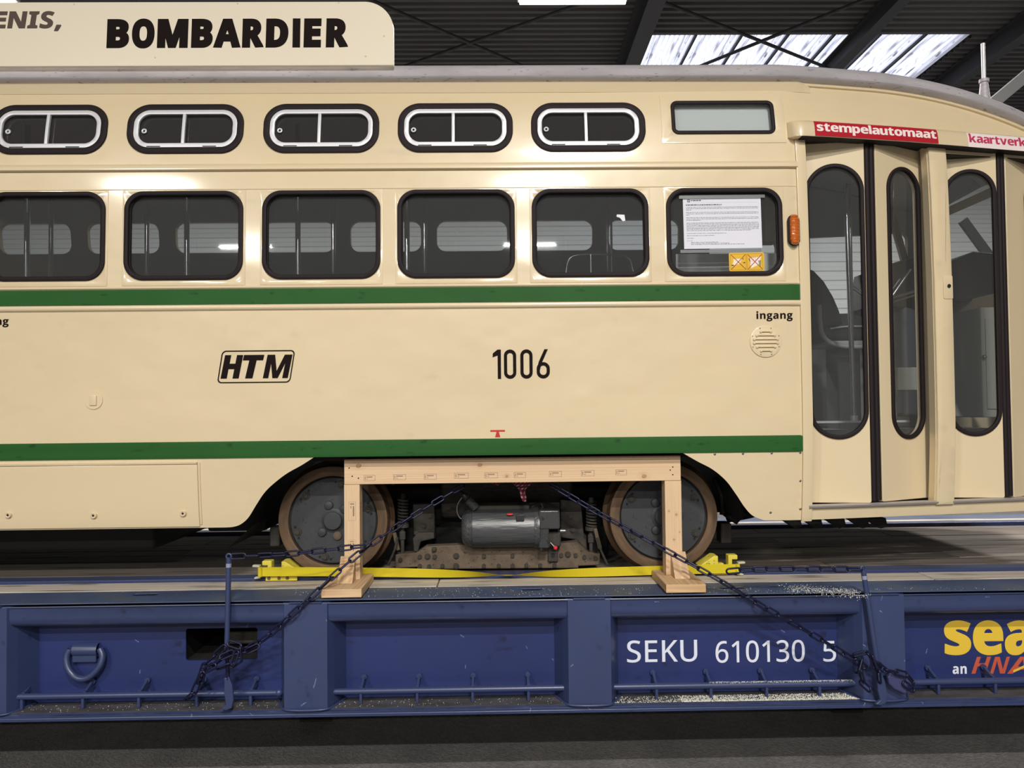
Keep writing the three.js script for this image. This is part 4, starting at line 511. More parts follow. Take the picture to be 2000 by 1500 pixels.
// ---------------------------------------------------------------- the steel flat rack that carries the tram
const ZF = -3.55, FY = U(1000, 1166, ZF).y, BY = U(1000, 1394, ZF).y, RX0 = -5.2, RX1 = 4.8, DK = FY + .004;
const rack = thing('flat_rack', 'dark blue steel flat rack with timber deck carrying the tram', 'container', V(0, BY, ZC));
{
  const F = (px, py, z = ZF) => U(px, py, z), zi = (py) => { const d = ray(1000, py); return (FY - 1.6) / d.y * d.z; };
  const z1 = zi(1144.5), z2 = zi(1130.5), z3 = zi(1120.5), web = ZF - .15;
  // centre lines of the posts
  const pillars = [[-30], [597], [1152], [1727]].map(([px]) => F(px, 1290, ZF + .004).x), yTop = F(1000, 1172).y, yLip = F(1000, 1214).y;
  pillars.push(pillars[3] + 1.46, pillars[0] - 1.46);
  pillars.sort((a, b) => a - b);
  const slots = [[285, 1161, .13], [1036, 1151, .12], [1430, 1148, .13]];
  { // top plate with its slots
    const s = poly([[RX0, -ZF], [RX1, -ZF], [RX1, -z1 + .01], [RX0, -z1 + .01]].map((p) => [p[0], p[1]])); const holes = slots.map(([px, py, w]) => { const p = UH(px, py, FY); return hole(p.x, -p.z, w, .034, .016); }); s.holes = holes;
    const g = extrude(s, .005, .0015); g.rotateX(-PI / 2); g.translate(0, FY - .005, 0); part(rack, 'top_plate', boxUV(g), M.flange, 'scuffed blue-grey top plate'); part(rack, 'slot_shade_sheet', box(RX1 - RX0, .004, .2, (RX0 + RX1) / 2, FY - .022, (ZF + z1) / 2), M.black);  // black sheet added below stands in for the shade inside the slots
    const far = box(RX1 - RX0, .014, .22, (RX0 + RX1) / 2, FY - .007, 2 * ZC - (ZF + z1) / 2, .003); part(rack, 'far_plate', boxUV(far), M.flange);
  }
  const cuts = []; for (let i = 0; i + 1 < pillars.length; i++) cuts.push([pillars[i] + .103, pillars[i + 1] - .103]);
  for (const [a, b] of cuts) { // top chord with rolled underside, one length in each bay
    const sec = [[FY - .014, ZF + .002], [FY - .018, ZF + .004], [FY - .021, ZF - .002], [yTop - .012, ZF - .006], [yLip + .05, ZF - .006], [yLip + .025, ZF - .009], [yLip + .009, ZF - .020], [yLip, ZF - .040], [yLip - .002, ZF - .06], [yLip + .004, web - .01]];
    part(rack, 'top_chord', boxUV(grid([a - .03, (a + b) / 2, b + .03].map((x) => sec.map(([y, z]) => V(x, y, z))), 40)), M.blue);
  }
  // side plate with the pocket cut through it
  const o0 = F(363, 1228, web), o1 = F(503, 1288, web), yb = F(1000, 1362, web).y;
  { const s = rrect((RX0 + RX1) / 2, (yb + FY) / 2 - .02, RX1 - RX0, FY - yb + .02, .002); s.holes = [hole((o0.x + o1.x) / 2, (o0.y + o1.y) / 2, o1.x - o0.x, o0.y - o1.y, .012)]; part(rack, 'side_plate', boxUV(extrude(s, .012, 0).translate(0, 0, web - .012)), M.blueWeb); }
  { const cx = (o0.x + o1.x) / 2, cy = (o0.y + o1.y) / 2, p = holder(rack, 'pocket', 'dark open pocket through the side'); part(p, 'pocket_floor', box(.5, .01, .6, cx, o1.y - .01, web - .32), M.dark); part(p, 'pocket_back', box(.7, .3, .02, cx, cy, web - .64), M.black); part(p, 'pocket_roof', box(.5, .01, .6, cx, o0.y + .012, web - .32), M.black); for (const s of [-1, 1]) part(p, 'pocket_cheek', box(.01, .2, .6, cx + s * (o1.x - o0.x) / 2 + s * .012, cy, web - .32), M.black);
    const a = F(450, 1230, web - .2), b = F(506, 1254, web - .2); part(p, 'pocket_block', boxTo(V(a.x, a.y, web - .5), V(b.x + .03, b.y, web - .16), .015), M.truck); }
  for (const x of pillars) { // trapezoid posts
    const s = poly([[x - .165, -web], [x - .128, -ZF + .045], [x - .106, -ZF - .004], [x + .106, -ZF - .004], [x + .128, -ZF + .045], [x + .165, -web]].map((p) => [p[0], p[1]])), H = yTop + .002 - (BY + .035), g = extrude(s, H, .004).rotateX(-PI / 2).translate(0, BY + .035, 0); part(rack, 'post', boxUV(g, 'y'), M.blue);
    part(rack, 'weld_bead', tube([V(x - .17, BY + .043, web + .03), V(x - .13, BY + .041, ZF - .03), V(x - .10, BY + .040, ZF + .006), V(x + .10, BY + .040, ZF + .006), V(x + .13, BY + .041, ZF - .03), V(x + .17, BY + .043, web + .03)], .006, 30, 6), M.bluePlain);
    part(rack, 'post_cap', box(.16, .006, .05, x, FY - .012, ZF - .012, .002), M.bluePlain);
  }
  { const yf = BY + .036, sec = [[yf, web - .02], [yf, ZF - .012], [yf - .003, ZF - .003], [yf - .010, ZF + .002], [yf - .020, ZF], [yf - .022, ZF - .006], [BY + .010, ZF - .004], [BY + .008, ZF + .002], [BY, ZF + .001], [BY, web]]; part(rack, 'bottom_flange', boxUV(grid([RX0, 0, RX1].map((x) => sec.map(([y, z]) => V(x, y, z))), 40)), M.blue); }
  const rustLine = std(0xffffff, .8, 0, { map: soil([.27, .265, .275], .28, 301, 8, 4, 1.2, 6, .8) });
  part(rack, 'flange_bed', boxUV(box(RX1 - RX0, .003, .118, (RX0 + RX1) / 2, BY + .038, (web + ZF) / 2 + .008)), rustLine, 'dusty rust-brown inside of the flange');
  // lashing pipes with brackets
  const bays = [[-60, 545, [44, 163, 272, 385, 490], 1354, 1349], [637, 1112, [705, 815, 923, 1032], 1345, 1340], [1192, 1682, [1282, 1388, 1497, 1600], 1341, 1337], [1770, 2250, [1832, 1943, 2050, 2160], 1338, 1337]], zp = ZF - .055;
  bays.forEach(([a, b, br, ya, yb2]) => {
    const A = F(a, ya, zp), B = F(b, yb2, zp); B.y = A.y = F(1000, 1345, zp).y; part(rack, 'lashing_pipe', merge([rod(A, B, .0155, 16), fin(new THREE.SphereGeometry(.02, 12, 8).translate(B.x, B.y, zp)), fin(new THREE.SphereGeometry(.02, 12, 8).translate(A.x, A.y, zp))]), M.bluePlain);
    for (const px of br) { const x = F(px, 1345, zp).x, y = A.y; part(rack, 'pipe_bracket', merge([box(.014, y - BY - .04, .02, x, (y + BY + .04) / 2, zp, .003), box(.014, .014, .10, x, y + .012, zp - .055), beam(V(x, y + .004, zp - .004), V(x, y + .040, web + .01), .012, .016), cyl(.014, .012, 'z', x, y + .040, web + .012, 14)]), M.bluePlain); }
  });
  part(rack, 'inner_rail', box(RX1 - RX0, .012, .02, (RX0 + RX1) / 2, BY + .075, web + .012, .003), M.bluePlain);
  { // swinging D ring
    const c = F(165, 1290, web + .03), g = holder(rack, 'lashing_ring', 'blue steel D ring'), w = .090; part(g, 'ring', tube([V(c.x - w * .86, c.y + .055, web + .02), V(c.x - w, c.y + .025, web + .028), V(c.x - w * .86, c.y - .03, web + .04), V(c.x - w * .42, c.y - .075, web + .046), V(c.x + .005, c.y - .086, web + .048), V(c.x + w * .46, c.y - .072, web + .046), V(c.x + w * .92, c.y - .025, web + .04), V(c.x + w, c.y + .02, web + .028), V(c.x + w * .8, c.y + .055, web + .02)], .016, 60, 12), M.bluePlain); part(g, 'ring_saddle', grid(range(0, PI, 12).map((a) => [V(c.x - .062, c.y + .048 + .034 * Math.cos(a), web + .034 * Math.sin(a) + .006), V(c.x + .062, c.y + .048 + .034 * Math.cos(a), web + .034 * Math.sin(a) + .006)])), M.bluePlain); part(g, 'saddle_tail', box(.12, .05, .012, c.x - .004, c.y + .014, web + .022, .004), M.bluePlain); }
  // deck: rails the wheels stand on and planks between them
  const railTop = wheelFoot, mk = (za, zb, y, h, mat, n) => part(rack, n, boxUV(boxTo(V(RX0, y, za), V(RX1, y - h, zb), .004)), mat);
  mk(-3.945, -4.042, railTop, .05, M.bluePlain, 'wheel_rail'); mk(2 * ZC + 3.945, 2 * ZC + 4.042, railTop, .05, M.bluePlain, 'wheel_rail'); mk(z1, 2 * ZC - z1, FY - .06, .03, M.black, 'deck_bed');
  let n = 0; const plank = (za, zb, cuts, mats) => cuts.forEach((c, i) => { if (!i) return; const g = boxUV(box(c - cuts[i - 1] - .005, .045, Math.abs(zb - za) - .006, (c + cuts[i - 1]) / 2, DK - .0225 + (rnd() - .5) * .002, (za + zb) / 2, .004)), uv = g.attributes.uv, du = rnd() * 3, dv = rnd() * 2; for (let k = 0; k < uv.count; k++) uv.setXY(k, uv.getX(k) + du, uv.getY(k) + dv); part(rack, 'plank', g, mats[n++ % mats.length]); });
  plank(z1, -3.942, [RX0, -2.95, -.35, 2.3, RX1], [M.plankPale]); plank(2 * ZC - z1, 2 * ZC + 3.942, [RX0, -2.2, .6, 3.1, RX1], [M.plankPale]);
  const zA = z3 - .075, zB = 2 * ZC - zA, N = 7; for (let i = 0; i < N; i++) { const a = lerp(zA, zB, i / N), b = lerp(zA, zB, (i + 1) / N), o = (i % 2) * 1.1; plank(a, b, [RX0, -3.2 + o, -.6 + o, 1.9 + o * .8, RX1], M.plank); }
  // far side plate, ends and feet
  part(rack, 'far_chord', box(RX1 - RX0, FY - BY - .03, .02, (RX0 + RX1) / 2, (FY + BY) / 2 - .014, 2 * ZC - web), M.bluePlain);
  for (const x of [RX0 + .05, RX1 - .05]) part(rack, 'end_beam', box(.1, FY - BY - .06, 1.9, x, (FY + BY) / 2, ZC), M.bluePlain);
  for (const x of [-4.6, -1.2, 2.2, 4.3]) part(rack, 'bearer', box(.2, BY - GROUND - .002, .7, x, (BY + GROUND) / 2, ZC - .15), M.dark);
  // writing
  const wz = web + .0005, tx = (name, str, f, a, b, mat, o) => { const p = F(a[0], a[1], web), s = F(b[0], b[1], web); return part(rack, name, letters(str, f, p.x, s.x, s.y, p.y, o).translate(0, 0, wz), mat); };
  tx('lettering', 'SEKU', fontR, [1224, 1251], [1362, 1292], M.letter, { weight: .006 }); tx('lettering', '610130', fontR, [1397, 1252], [1572, 1292], M.letter, { weight: .006 }); tx('lettering', '5', fontR, [1607, 1252], [1633, 1292], M.letter, { weight: .006 });
  { const lg = holder(rack, 'lettering', 'yellow, orange and white company lettering'); const tl = (n, str, a, b, mat, o) => { const p = F(a[0], a[1], web), s = F(b[0], b[1], web); part(lg, n, letters(str, font, p.x, s.x, s.y, p.y, o).translate(0, 0, wz + (o.lift || 0)), mat); };
    tl('word', 's', [1843, 1212], [1897, 1279], M.yellowLogo, { weight: .032 }); tl('word', 'e', [1899, 1212], [1960, 1279], M.yellowLogo, { weight: .032 }); tl('word', 'a', [1961, 1212], [2018, 1279], M.yellowLogo, { weight: .032 }); tl('word', 'an', [1860, 1301], [1888, 1316], M.letter, { weight: .01 });
    tl('word', 'H', [1896, 1283], [1936, 1315], M.orangeLogo, { weight: .0, k: .32 }); tl('word', 'N', [1932, 1283], [1973, 1315], M.orangeLogo, { weight: .0, k: .32 }); tl('word', 'A', [1966, 1283], [2012, 1315], M.orangeLogo, { weight: 0, k: .2 });
    const sw = [[1978, 1311], [1990, 1306], [2004, 1299], [2016, 1290]].map(([a, b]) => { const p = F(a, b, web); return V(p.x, p.y, wz + .003); }); part(lg, 'swoosh', grid(sw.map((p, i) => [V(p.x, p.y - .006, p.z), V(p.x, p.y + .007, p.z)])), M.yellowLogo); }
}
// pale sawdust lying on the flange, pipe and top plate
{
  const g = new THREE.IcosahedronGeometry(1, 0), spots = [], q = new THREE.Quaternion(), r2 = mulberry(77);
  const lay = (n, f) => { for (let i = 0; i < n; i++) { const p = f(); if (p) spots.push(p); } };
  const web = ZF - .15;
  lay(5200, () => { const px = 1190 + 500 * r2(), p = U(px, 1370, ZF - .03); const k = r2(); if (px < 1330 && r2() > .25) return null; return [p.x, BY + .041, ZF - .006 - .075 * k * k - .003, .0011 + .0016 * r2()]; });
  lay(900, () => { const p = U(1385 + 300 * r2(), 1338, ZF - .055), a = (r2() - .5) * 1.3; return [p.x, U(1000, 1345, ZF - .055).y + .0155 * Math.cos(a), ZF - .055 + .0155 * Math.sin(a), .0009 + .0012 * r2()]; });
  lay(700, () => { const t = r2(), p = UH(1535 + 150 * t + 40 * (r2() - .5), 1150 + 14 * t * t + 9 * (r2() + r2() + r2() - 1.5), FY); return [p.x, FY + .001, p.z, .0009 + .0014 * r2()]; });
  lay(500, () => { const p = UH(560 + 1440 * r2(), 1148 + 18 * r2(), FY); return p.z > ZF - .01 || p.z < ZF - .2 ? null : [p.x, FY + .001, p.z, .0008 + .0012 * r2()]; });
  lay(320, () => { const p = U(-40 + 1200 * r2(), 1372, ZF - .03); return [p.x, BY + .041, ZF - .01 - .09 * r2(), .0008 + .0012 * r2()]; });
  const im = new THREE.InstancedMesh(g, std(0xd9d8cc, .9), spots.length), m = new THREE.Matrix4(); spots.forEach(([x, y, z, s], i) => { q.setFromEuler(new THREE.Euler(r2() * 6, r2() * 6, 0)); m.compose(V(x, y, z), q, V(s, s * .7, s)); im.setMatrixAt(i, m); });
  im.name = 'sawdust'; tag(im, 'pale sawdust grains strewn over the blue flange and top plate', 'sawdust', null, 'stuff'); scene.add(im);
}
// ---------------------------------------------------------------- timber stand under the tram's side
{
  const zb = -3.755, st = thing('timber_stand', 'pale new timber stand of beam, posts and feet under the tram', 'stand', V(0, FY, -3.74)), q = (px, py, z = zb) => U(px, py, z);
  const stamp = (c, x, y, w, h) => { c.strokeStyle = 'rgba(70,50,40,.55)'; c.lineWidth = 2; c.strokeRect(x, y, w, h); c.fillStyle = 'rgba(70,50,40,.5)'; c.fillRect(x + w * .22, y + h * .2, w * .55, h * .2); c.fillRect(x + w * .08, y + h * .2, w * .06, h * .6); c.fillRect(x + w * .22, y + h * .62, w * .12, h * .12); };
  const woodCanvas = (W, H, seed, knots, marks, vert) => canvasTex(W, H, (c) => {
    c.fillStyle = '#dfc09a'; c.fillRect(0, 0, W, H); const r = mulberry(seed);
    for (let i = 0; i < 420; i++) { const y = r() * H, a = .03 + .09 * r(); c.strokeStyle = r() > .45 ? `rgba(168,120,82,${a})` : `rgba(240,220,190,${a})`; c.lineWidth = .8 + 2.2 * r(); c.beginPath(); const x0 = r() * W * .6 - W * .2, x1 = x0 + W * (.3 + .8 * r()); c.moveTo(x0, y); c.bezierCurveTo(lerp(x0, x1, .3), y + 8 * (r() - .5), lerp(x0, x1, .7), y + 8 * (r() - .5), x1, y + 6 * (r() - .5)); c.stroke(); }
    for (const [x, y, s] of knots) { for (let k = 4; k > 0; k--) { c.strokeStyle = `rgba(150,100,66,${.12 + .05 * (4 - k)})`; c.lineWidth = 2; c.beginPath(); c.ellipse(x, y, s * (1 + k * .55), s * (.8 + k * .25), 0, 0, 7); c.stroke(); } c.fillStyle = '#b9906a'; c.beginPath(); c.ellipse(x, y, s, s * .8, 0, 0, 7); c.fill(); c.strokeStyle = 'rgba(84,52,36,.85)'; c.lineWidth = s * .16; c.beginPath(); c.ellipse(x, y, s, s * .8, 0, -.6, 2.6); c.stroke(); }
    for (const [x, y, w, h] of marks) stamp(c, x, y, w, h);
  });
  const b0 = q(672, 896), b1 = q(1330, 942), bx0 = b0.x, bx1 = b1.x, yT = q(1000, 893.5).y, yB = q(1000, 942.5).y, zk = -3.825;
  const bt = woodCanvas(2048, 160, 5, [[86, 40, 16], [822, 44, 14], [1822, 128, 14], [985, 118, 9]], [[120, 104, 66, 34], [298, 100, 74, 34], [484, 100, 74, 34], [668, 96, 84, 34], [850, 96, 80, 34], [1030, 96, 70, 34], [1245, 92, 74, 34], [1440, 88, 78, 36], [1650, 86, 66, 34], [1860, 82, 0, 0]]);
  const bm = std(0xffffff, .62, 0, { map: bt }), g = boxTo(V(bx0, yT, zk), V(bx1, yB, zb), .003); { const p = g.attributes.position, uv = g.attributes.uv, nn = g.attributes.normal; for (let i = 0; i < p.count; i++) uv.setXY(i, (p.getX(i) - bx0) / (bx1 - bx0), Math.abs(nn.getY(i)) > .7 ? (p.getZ(i) - zk) / (zb - zk) : (p.getY(i) - yB) / (yT - yB)); }
  const bmesh = part(st, 'cross_beam', g, bm); for (const [a, b] of [[1314, 912], [1309, 918], [1314, 927], [688, 930], [700, 934], [682, 914]]) { const p = q(a, b); part(bmesh, 'nail_head', fin(new THREE.CylinderGeometry(.0035, .0035, .002, 10).rotateX(PI / 2).translate(p.x, p.y, zb + .0008)), M.dark); }
  const yF = q(1340, 1141, ZF - .01).y, mk = wood([.90, .79, .64], [.74, .59, .44], 63);
  [['L', 672, 703, 627, 706, 646, 690], ['R', 1299, 1331, 1301, 1379, 1312, 1340]].forEach(([s, a, b, f0, f1, g0, g1], k) => {
    const x0 = q(a, 960).x, x1 = q(b, 960).x, px0 = q(a + (k ? 2 : -.5), 1100).x, px1 = q(b + (k ? 3 : -1), 1100).x;
    const ft = woodCanvas(1024, 192, 9 + k, k ? [[370, 70, 12], [330, 150, 8], [640, 100, 10], [560, 40, 6]] : [], k ? [] : [[190, 66, 200, 74], [600, 70, 150, 74]]);
    const pg = boxTo(V((x0 + px0) / 2, yB, zk - .01), V((x1 + px1) / 2, yF, zb - .004), .003); { const P = pg.attributes.position, T = pg.attributes.uv, N = pg.attributes.normal, xa = Math.min(x0, px0); for (let i = 0; i < P.count; i++) T.setXY(i, (yB - P.getY(i)) / (yB - yF), (Math.abs(N.getX(i)) > .7 ? P.getZ(i) - zk : P.getX(i) - xa) / .095); } part(st, 'post', pg, std(0xffffff, .62, 0, { map: ft }));
    const w0 = q(f0, 1143, ZF - .004), w1 = q(f1, 1143, ZF - .004), foot = boxTo(V(w0.x, yF, ZF - .004), V(w1.x, DK + .003, Math.max(-3.89, UH(f0 < 1000 ? 733 : 1272, 1108.5, yF).z)), .003); part(st, 'foot', boxUV(foot, 'z'), k ? M.wood2 : M.wood);
    // sloping cleat in front of the post
    const c0 = (x0 + px0 + x1 + px1) / 4 + (k ? .012 : -.012), cw = .078, top = q(700, 1086).y, sh = poly([[zb - .002, yF + .001], [zb + .088, yF + .001], [zb + .002, top], [zb - .002, top]].map(([z, y]) => [-z, y])), cg = extrude(sh, cw, .003).rotateY(PI / 2).translate(c0 - cw / 2 + (k ? .008 : -.008), 0, 0); part(st, 'cleat', boxUV(cg, 'y'), k ? M.wood : M.wood2);
  });
}
// ---------------------------------------------------------------- chains
class Stadium extends THREE.Curve { constructor(a, r) { super(); this.a = a; this.r = r; } getPoint(t, o = V()) { const { a, r } = this, s = 2 * a, c = PI * r, L = 2 * (s + c); let d = ((t % 1) + 1) % 1 * L; if (d < s) return o.set(-a + d, -r, 0); d -= s; if (d < c) { const k = d / r - PI / 2; return o.set(a + r * Math.cos(k), r * Math.sin(k), 0); } d -= c; if (d < s) return o.set(a - d, r, 0); d -= s; const k = d / r + PI / 2; return o.set(-a + r * Math.cos(k), r * Math.sin(k), 0); } }
const LINK = fin(new THREE.TubeGeometry(new Stadium(.0235, .0125), 30, .0050, 8, true)), PITCH = .0635;
function chain(t, pts, roll = 0, jitter = 0, seed = 1) {
  const c = new THREE.CatmullRomCurve3(pts, false, 'centripetal'), n = Math.max(1, Math.round(c.getLength() / PITCH)), r = mulberry(seed), up = V(0, 1, 0);
  for (let i = 0; i < n; i++) {
    const u = (i + .5) / n, p = c.getPointAt(u), x = c.getTangentAt(u), z = x.clone().cross(up).normalize(); if (z.lengthSq() < .1) z.set(0, 0, 1); const y = z.clone().cross(x).normalize();
    const q = new THREE.Quaternion().setFromRotationMatrix(new THREE.Matrix4().makeBasis(x, y, z)).multiply(new THREE.Quaternion().setFromAxisAngle(V(1, 0, 0), roll + (i % 2 ? PI / 2 : 0) + (r() - .5) * (.5 + jitter)));
    part(t, 'link', LINK, M.chain, null, { p, q });
  }
}
{
  const u = (px, py, z) => U(px, py, z), cat = 'chain';
  const A = thing('lashing_chain', 'dark blue chain running down left from the tram in front of the left timber post', cat, u(455, 1275, -3.5));
  chain(A, [u(905, 948, -3.86), u(800, 1012, -3.76), u(700, 1082, -3.62), u(590, 1182, -3.515), u(515, 1248, -3.52), u(462, 1276, -3.53)], .55, .2, 3);
  const A2 = thing('lashing_chain', 'dark blue chain running down right from the tram in front of the right timber post', cat, u(1690, 1305, -3.5));
  chain(A2, [u(1072, 944, -3.86), u(1180, 1008, -3.76), u(1300, 1074, -3.64), u(1410, 1136, -3.545), u(1500, 1190, -3.515), u(1600, 1247, -3.515), u(1690, 1303, -3.51)], .5, .2, 5);
  const B = thing('lashing_chain', 'taut blue chain from the left upright lever to the sloping chain', cat, u(447, 1086, -3.58));
  chain(B, [u(452, 1087, -3.53), u(560, 1082, -3.56), u(640, 1074, -3.58), u(712, 1066, -3.60)], .2, .2, 7);
  const B2 = thing('lashing_chain', 'taut blue chain from the right slanting lever to the sloping chain', cat, u(1687, 1112, -3.58));
  chain(B2, [u(1420, 1116, -3.55), u(1470, 1112, -3.55), u(1580, 1111, -3.53), u(1682, 1112, -3.515)], .25, .2, 9);
  const C = thing('chain_tangle', 'knot of loose blue chain round the foot of the left lever', cat, u(430, 1300, -3.5));
  chain(C, [u(504, 1262, -3.50), u(470, 1276, -3.49), u(445, 1278, -3.48), u(420, 1296, -3.48), u(398, 1310, -3.49), u(388, 1330, -3.50), u(378, 1352, -3.51), u(364, 1366, -3.53)], .3, 1.2, 11);
  chain(C, [u(462, 1270, -3.47), u(456, 1290, -3.46), u(436, 1302, -3.46), u(412, 1304, -3.46), u(396, 1318, -3.47), u(392, 1336, -3.48)], .9, 1.2, 13); chain(C, [u(440, 1262, -3.51), u(418, 1282, -3.51), u(400, 1300, -3.51), u(392, 1322, -3.51)], .2, 1, 14);
  chain(C, [u(448, 1256, -3.47), u(466, 1264, -3.46), u(470, 1284, -3.46), u(452, 1300, -3.47)], 0, 1, 15);
  const D = thing('chain_tangle', 'knot of loose blue chain round the foot of the right lever', cat, u(1710, 1310, -3.5));
  chain(D, [u(1668, 1280, -3.50), u(1690, 1276, -3.48), u(1706, 1288, -3.47), u(1722, 1304, -3.47), u(1748, 1312, -3.48), u(1772, 1320, -3.49), u(1784, 1334, -3.50)], .4, 1.2, 17);
  chain(D, [u(1684, 1288, -3.49), u(1680, 1306, -3.48), u(1684, 1324, -3.48), u(1690, 1340, -3.48), u(1682, 1330, -3.5)], .2, 1.2, 19); chain(D, [u(1700, 1278, -3.46), u(1708, 1300, -3.45), u(1716, 1318, -3.45), u(1716, 1334, -3.46)], .8, 1, 21); chain(D, [u(1760, 1330, -3.49), u(1778, 1344, -3.49), u(1784, 1352, -3.5)], .3, 1, 23); chain(D, [u(1676, 1284, -3.52), u(1673, 1300, -3.52), u(1676, 1316, -3.52)], .4, 1, 24);
  // lever load binders
  const lever = (lab, top, bot, tail, bl) => {
    const t = thing('load_binder', lab, 'lever', bot); part(t, 'handle', rod(top, bot, .0125, 14), M.bluePlain); part(t, 'handle_eye', fin(new THREE.TorusGeometry(.012, .005, 8, 20).translate(top.x, top.y + .006, top.z)), M.bluePlain); part(t, 'handle_grip', rod(top.clone().lerp(bot, .06), top.clone().lerp(bot, .10), .0133, 14), std(0x8f93ad, .5));
    const s = new THREE.Shape([[-.014, .06], [.010, .065], [.024, .02], [.026, -.05], [.014, -.088], [-.016, -.095], [-.036, -.086], [-.012, -.068], [-.018, -.02]].map(([x, y]) => new THREE.Vector2(x, y))); part(t, 'grab_hook', extrude(s, .018, .004).rotateZ(bl).translate(tail.x, tail.y, tail.z), M.bluePlain); part(t, 'clevis', merge([cyl(.02, .03, 'z', bot.x, bot.y, bot.z, 16), rod(bot, tail.clone().add(V(0, .05, .01)), .009)]), M.chain); return t;
  };
  lever('upright blue lever of a load binder standing at the pocket', u(447, 1089, -3.53), u(443, 1278, -3.525), u(447, 1346, -3.53), .05);
  const R = lever('slanting blue lever of a load binder standing at the right post', u(1686, 1113, -3.512), u(1713, 1298, -3.505), u(1717, 1337, -3.505), .1);
  { const P = [[1738, 1312], [1770, 1328], [1774, 1348], [1768, 1356], [1746, 1346], [1736, 1336], [1733, 1322]].map(([a, b]) => { const p = u(a, b, -3.5); return [p.x, p.y]; }); part(R, 'hook_shell', extrude(poly(P), .03, .008).translate(0, 0, -3.525), std(0x3d4068, .45)); }
}
// ---------------------------------------------------------------- yellow strap, chocks
{
  const z = -3.90, y0 = (px, py) => U(px, py, z), a = y0(508, 1117), b = y0(1441, 1110.5), m = y0(992, 1123.5), W = .049, n = 90, rows = [];
  const st = thing('lashing_strap', 'yellow webbing strap stretched low across both wheels with a twist', 'strap', V(m.x, FY + .03, z));
  for (let i = 0; i <= n; i++) { const t = i / n, x = lerp(a.x, b.x, t), tm = (m.x - a.x) / (b.x - a.x), y = t < tm ? lerp(a.y, m.y, (t / tm) ** 1.6) : lerp(b.y, m.y, ((1 - t) / (1 - tm)) ** 1.5), k = clamp((x - m.x) / .62, -1, 1), ang = PI / 2 + PI / 2 * Math.sin(k * PI / 2) ; const tilt = (k < -.999 || k > .999) ? 0 : PI / 2 * (1 - Math.abs(Math.sin(k * PI / 2)) ** .8) * Math.sign(1); rows.push([V(x, y + W / 2 * Math.cos(tilt), z + W / 2 * Math.sin(tilt)), V(x, y - W / 2 * Math.cos(tilt), z - W / 2 * Math.sin(tilt))]); }
  part(st, 'webbing', grid(rows, 60), M.yellow);
  const end = (p, s) => { part(st, 'strap_end', merge([cyl(.012, .05, 'y', p.x + s * .0, p.y, z, 14)]), M.yellow); part(st, 'end_hook', merge([beam(V(p.x - s * .005, p.y + .028, z - .02), V(p.x - s * .045, p.y + .030, z - .02), .03, .012, .004), beam(V(p.x - s * .0, p.y - .032, z - .02), V(p.x - s * .035, p.y - .036, z - .02), .03, .010, .004)]), std(0xc9c6b4, .5, .3), 'worn metal hook'); };
  end(a, 1); end(b, -1);
  [['yellow wheel chock wedged against the left wheel', 513, 578, 546, 590, 1, 1120], ['yellow wheel chock wedged against the right wheel', 1440, 1378, 1406, 1362, -1, 1113]].forEach(([lab, e0, e1, w0, w1, s]) => {
    const zz = z - .02, p = y0(e0, 1128), c = thing('wheel_chock', lab, 'chock', V(p.x, FY, zz)), x0 = p.x, x1 = y0(e1, 1128).x, v0 = y0(w0, 1100).x, v1 = y0(w1, 1100).x, yT = FY + .098 - (s < 0 ? .002 : 0);
    part(c, 'base_plate', merge([boxTo(V(x0 + .008 * s, FY + .008, z - .032), V(x1, FY + .036, z - .022), .003), boxTo(V(x0 + .008 * s, .700, z - .10), V(x1, .712, z - .026), .004)]), M.yellowPaint); part(c, 'wedge', extrude(poly([[v0 - .0 * s, FY + .042], [v0, yT + .012], [v0 + .022 * s, yT + .014], [v1 - .02 * s, FY + .055], [v1 - .02 * s, FY + .042]].map((q) => [q[0], q[1]])), .09, .004).translate(0, 0, zz - .10), M.yellowPaint); part(c, 'end_lug', merge([boxTo(V(x0 - .018 * s, yT - .01, zz - .07), V(x0 + .035 * s, yT + .016, zz - .02), .006), boxTo(V(x0 + .012 * s, FY + .042, zz - .07), V(x0 + .035 * s, yT, zz - .02), .006)]), M.yellowPaint); for (const d of [.015, .07, .115]) part(c, 'base_bolt', cyl(.009, .006, 'z', x0 + s * (d + .012), FY + .024, z - .021, 10), M.rust);
    part(c, 'tie_bar', boxTo(V(x0 + .05 * s, FY + .044, zz - .09), V(v0, FY + .06, zz - .05), .004), M.yellowPaint);
  });
}
// checked rag hanging from the beam
{
  const rag = thing('rag', 'red checked rag hanging under the timber beam', 'rag', U(1020, 960, -3.895)), rt = tex(256, 256, (u, v) => { const a = Math.sin(u * 2 * PI * 16) > .3, b = Math.sin(v * 2 * PI * 16) > .3, n = .75 + .5 * fbm(u, v, 8, 8, 3, 401); return (a && b ? [.72, .62, .62] : a || b ? [.46, .16, .22] : [.30, .09, .14]).map((x) => x * n); }, true, 2.5, 2.5), rm = std(0xffffff, .95, 0, { map: rt });
  const cone = (px, py, w, h, s) => { const c = U(px, py, -3.895), rows = []; for (let i = 0; i <= 12; i++) { const t = i / 12, r = w * (1 - t * .85) * (.85 + .3 * Math.sin(t * 7 + s)), row = []; for (let k = 0; k <= 28; k++) { const a = k / 28 * 2 * PI, rr = r * (1 + .22 * Math.sin(a * 5 + s + t * 2)); row.push(V(c.x + rr * Math.cos(a) + .02 * t * t - .006 * t, c.y - h * t, c.z + rr * .6 * Math.sin(a))); } rows.push(row); } return grid(rows, 50); };
  part(rag, 'cloth', cone(1019, 938, .046, .115, 1), rm); part(rag, 'cloth_corner', cone(966, 937, .05, .03, 3), rm);
}
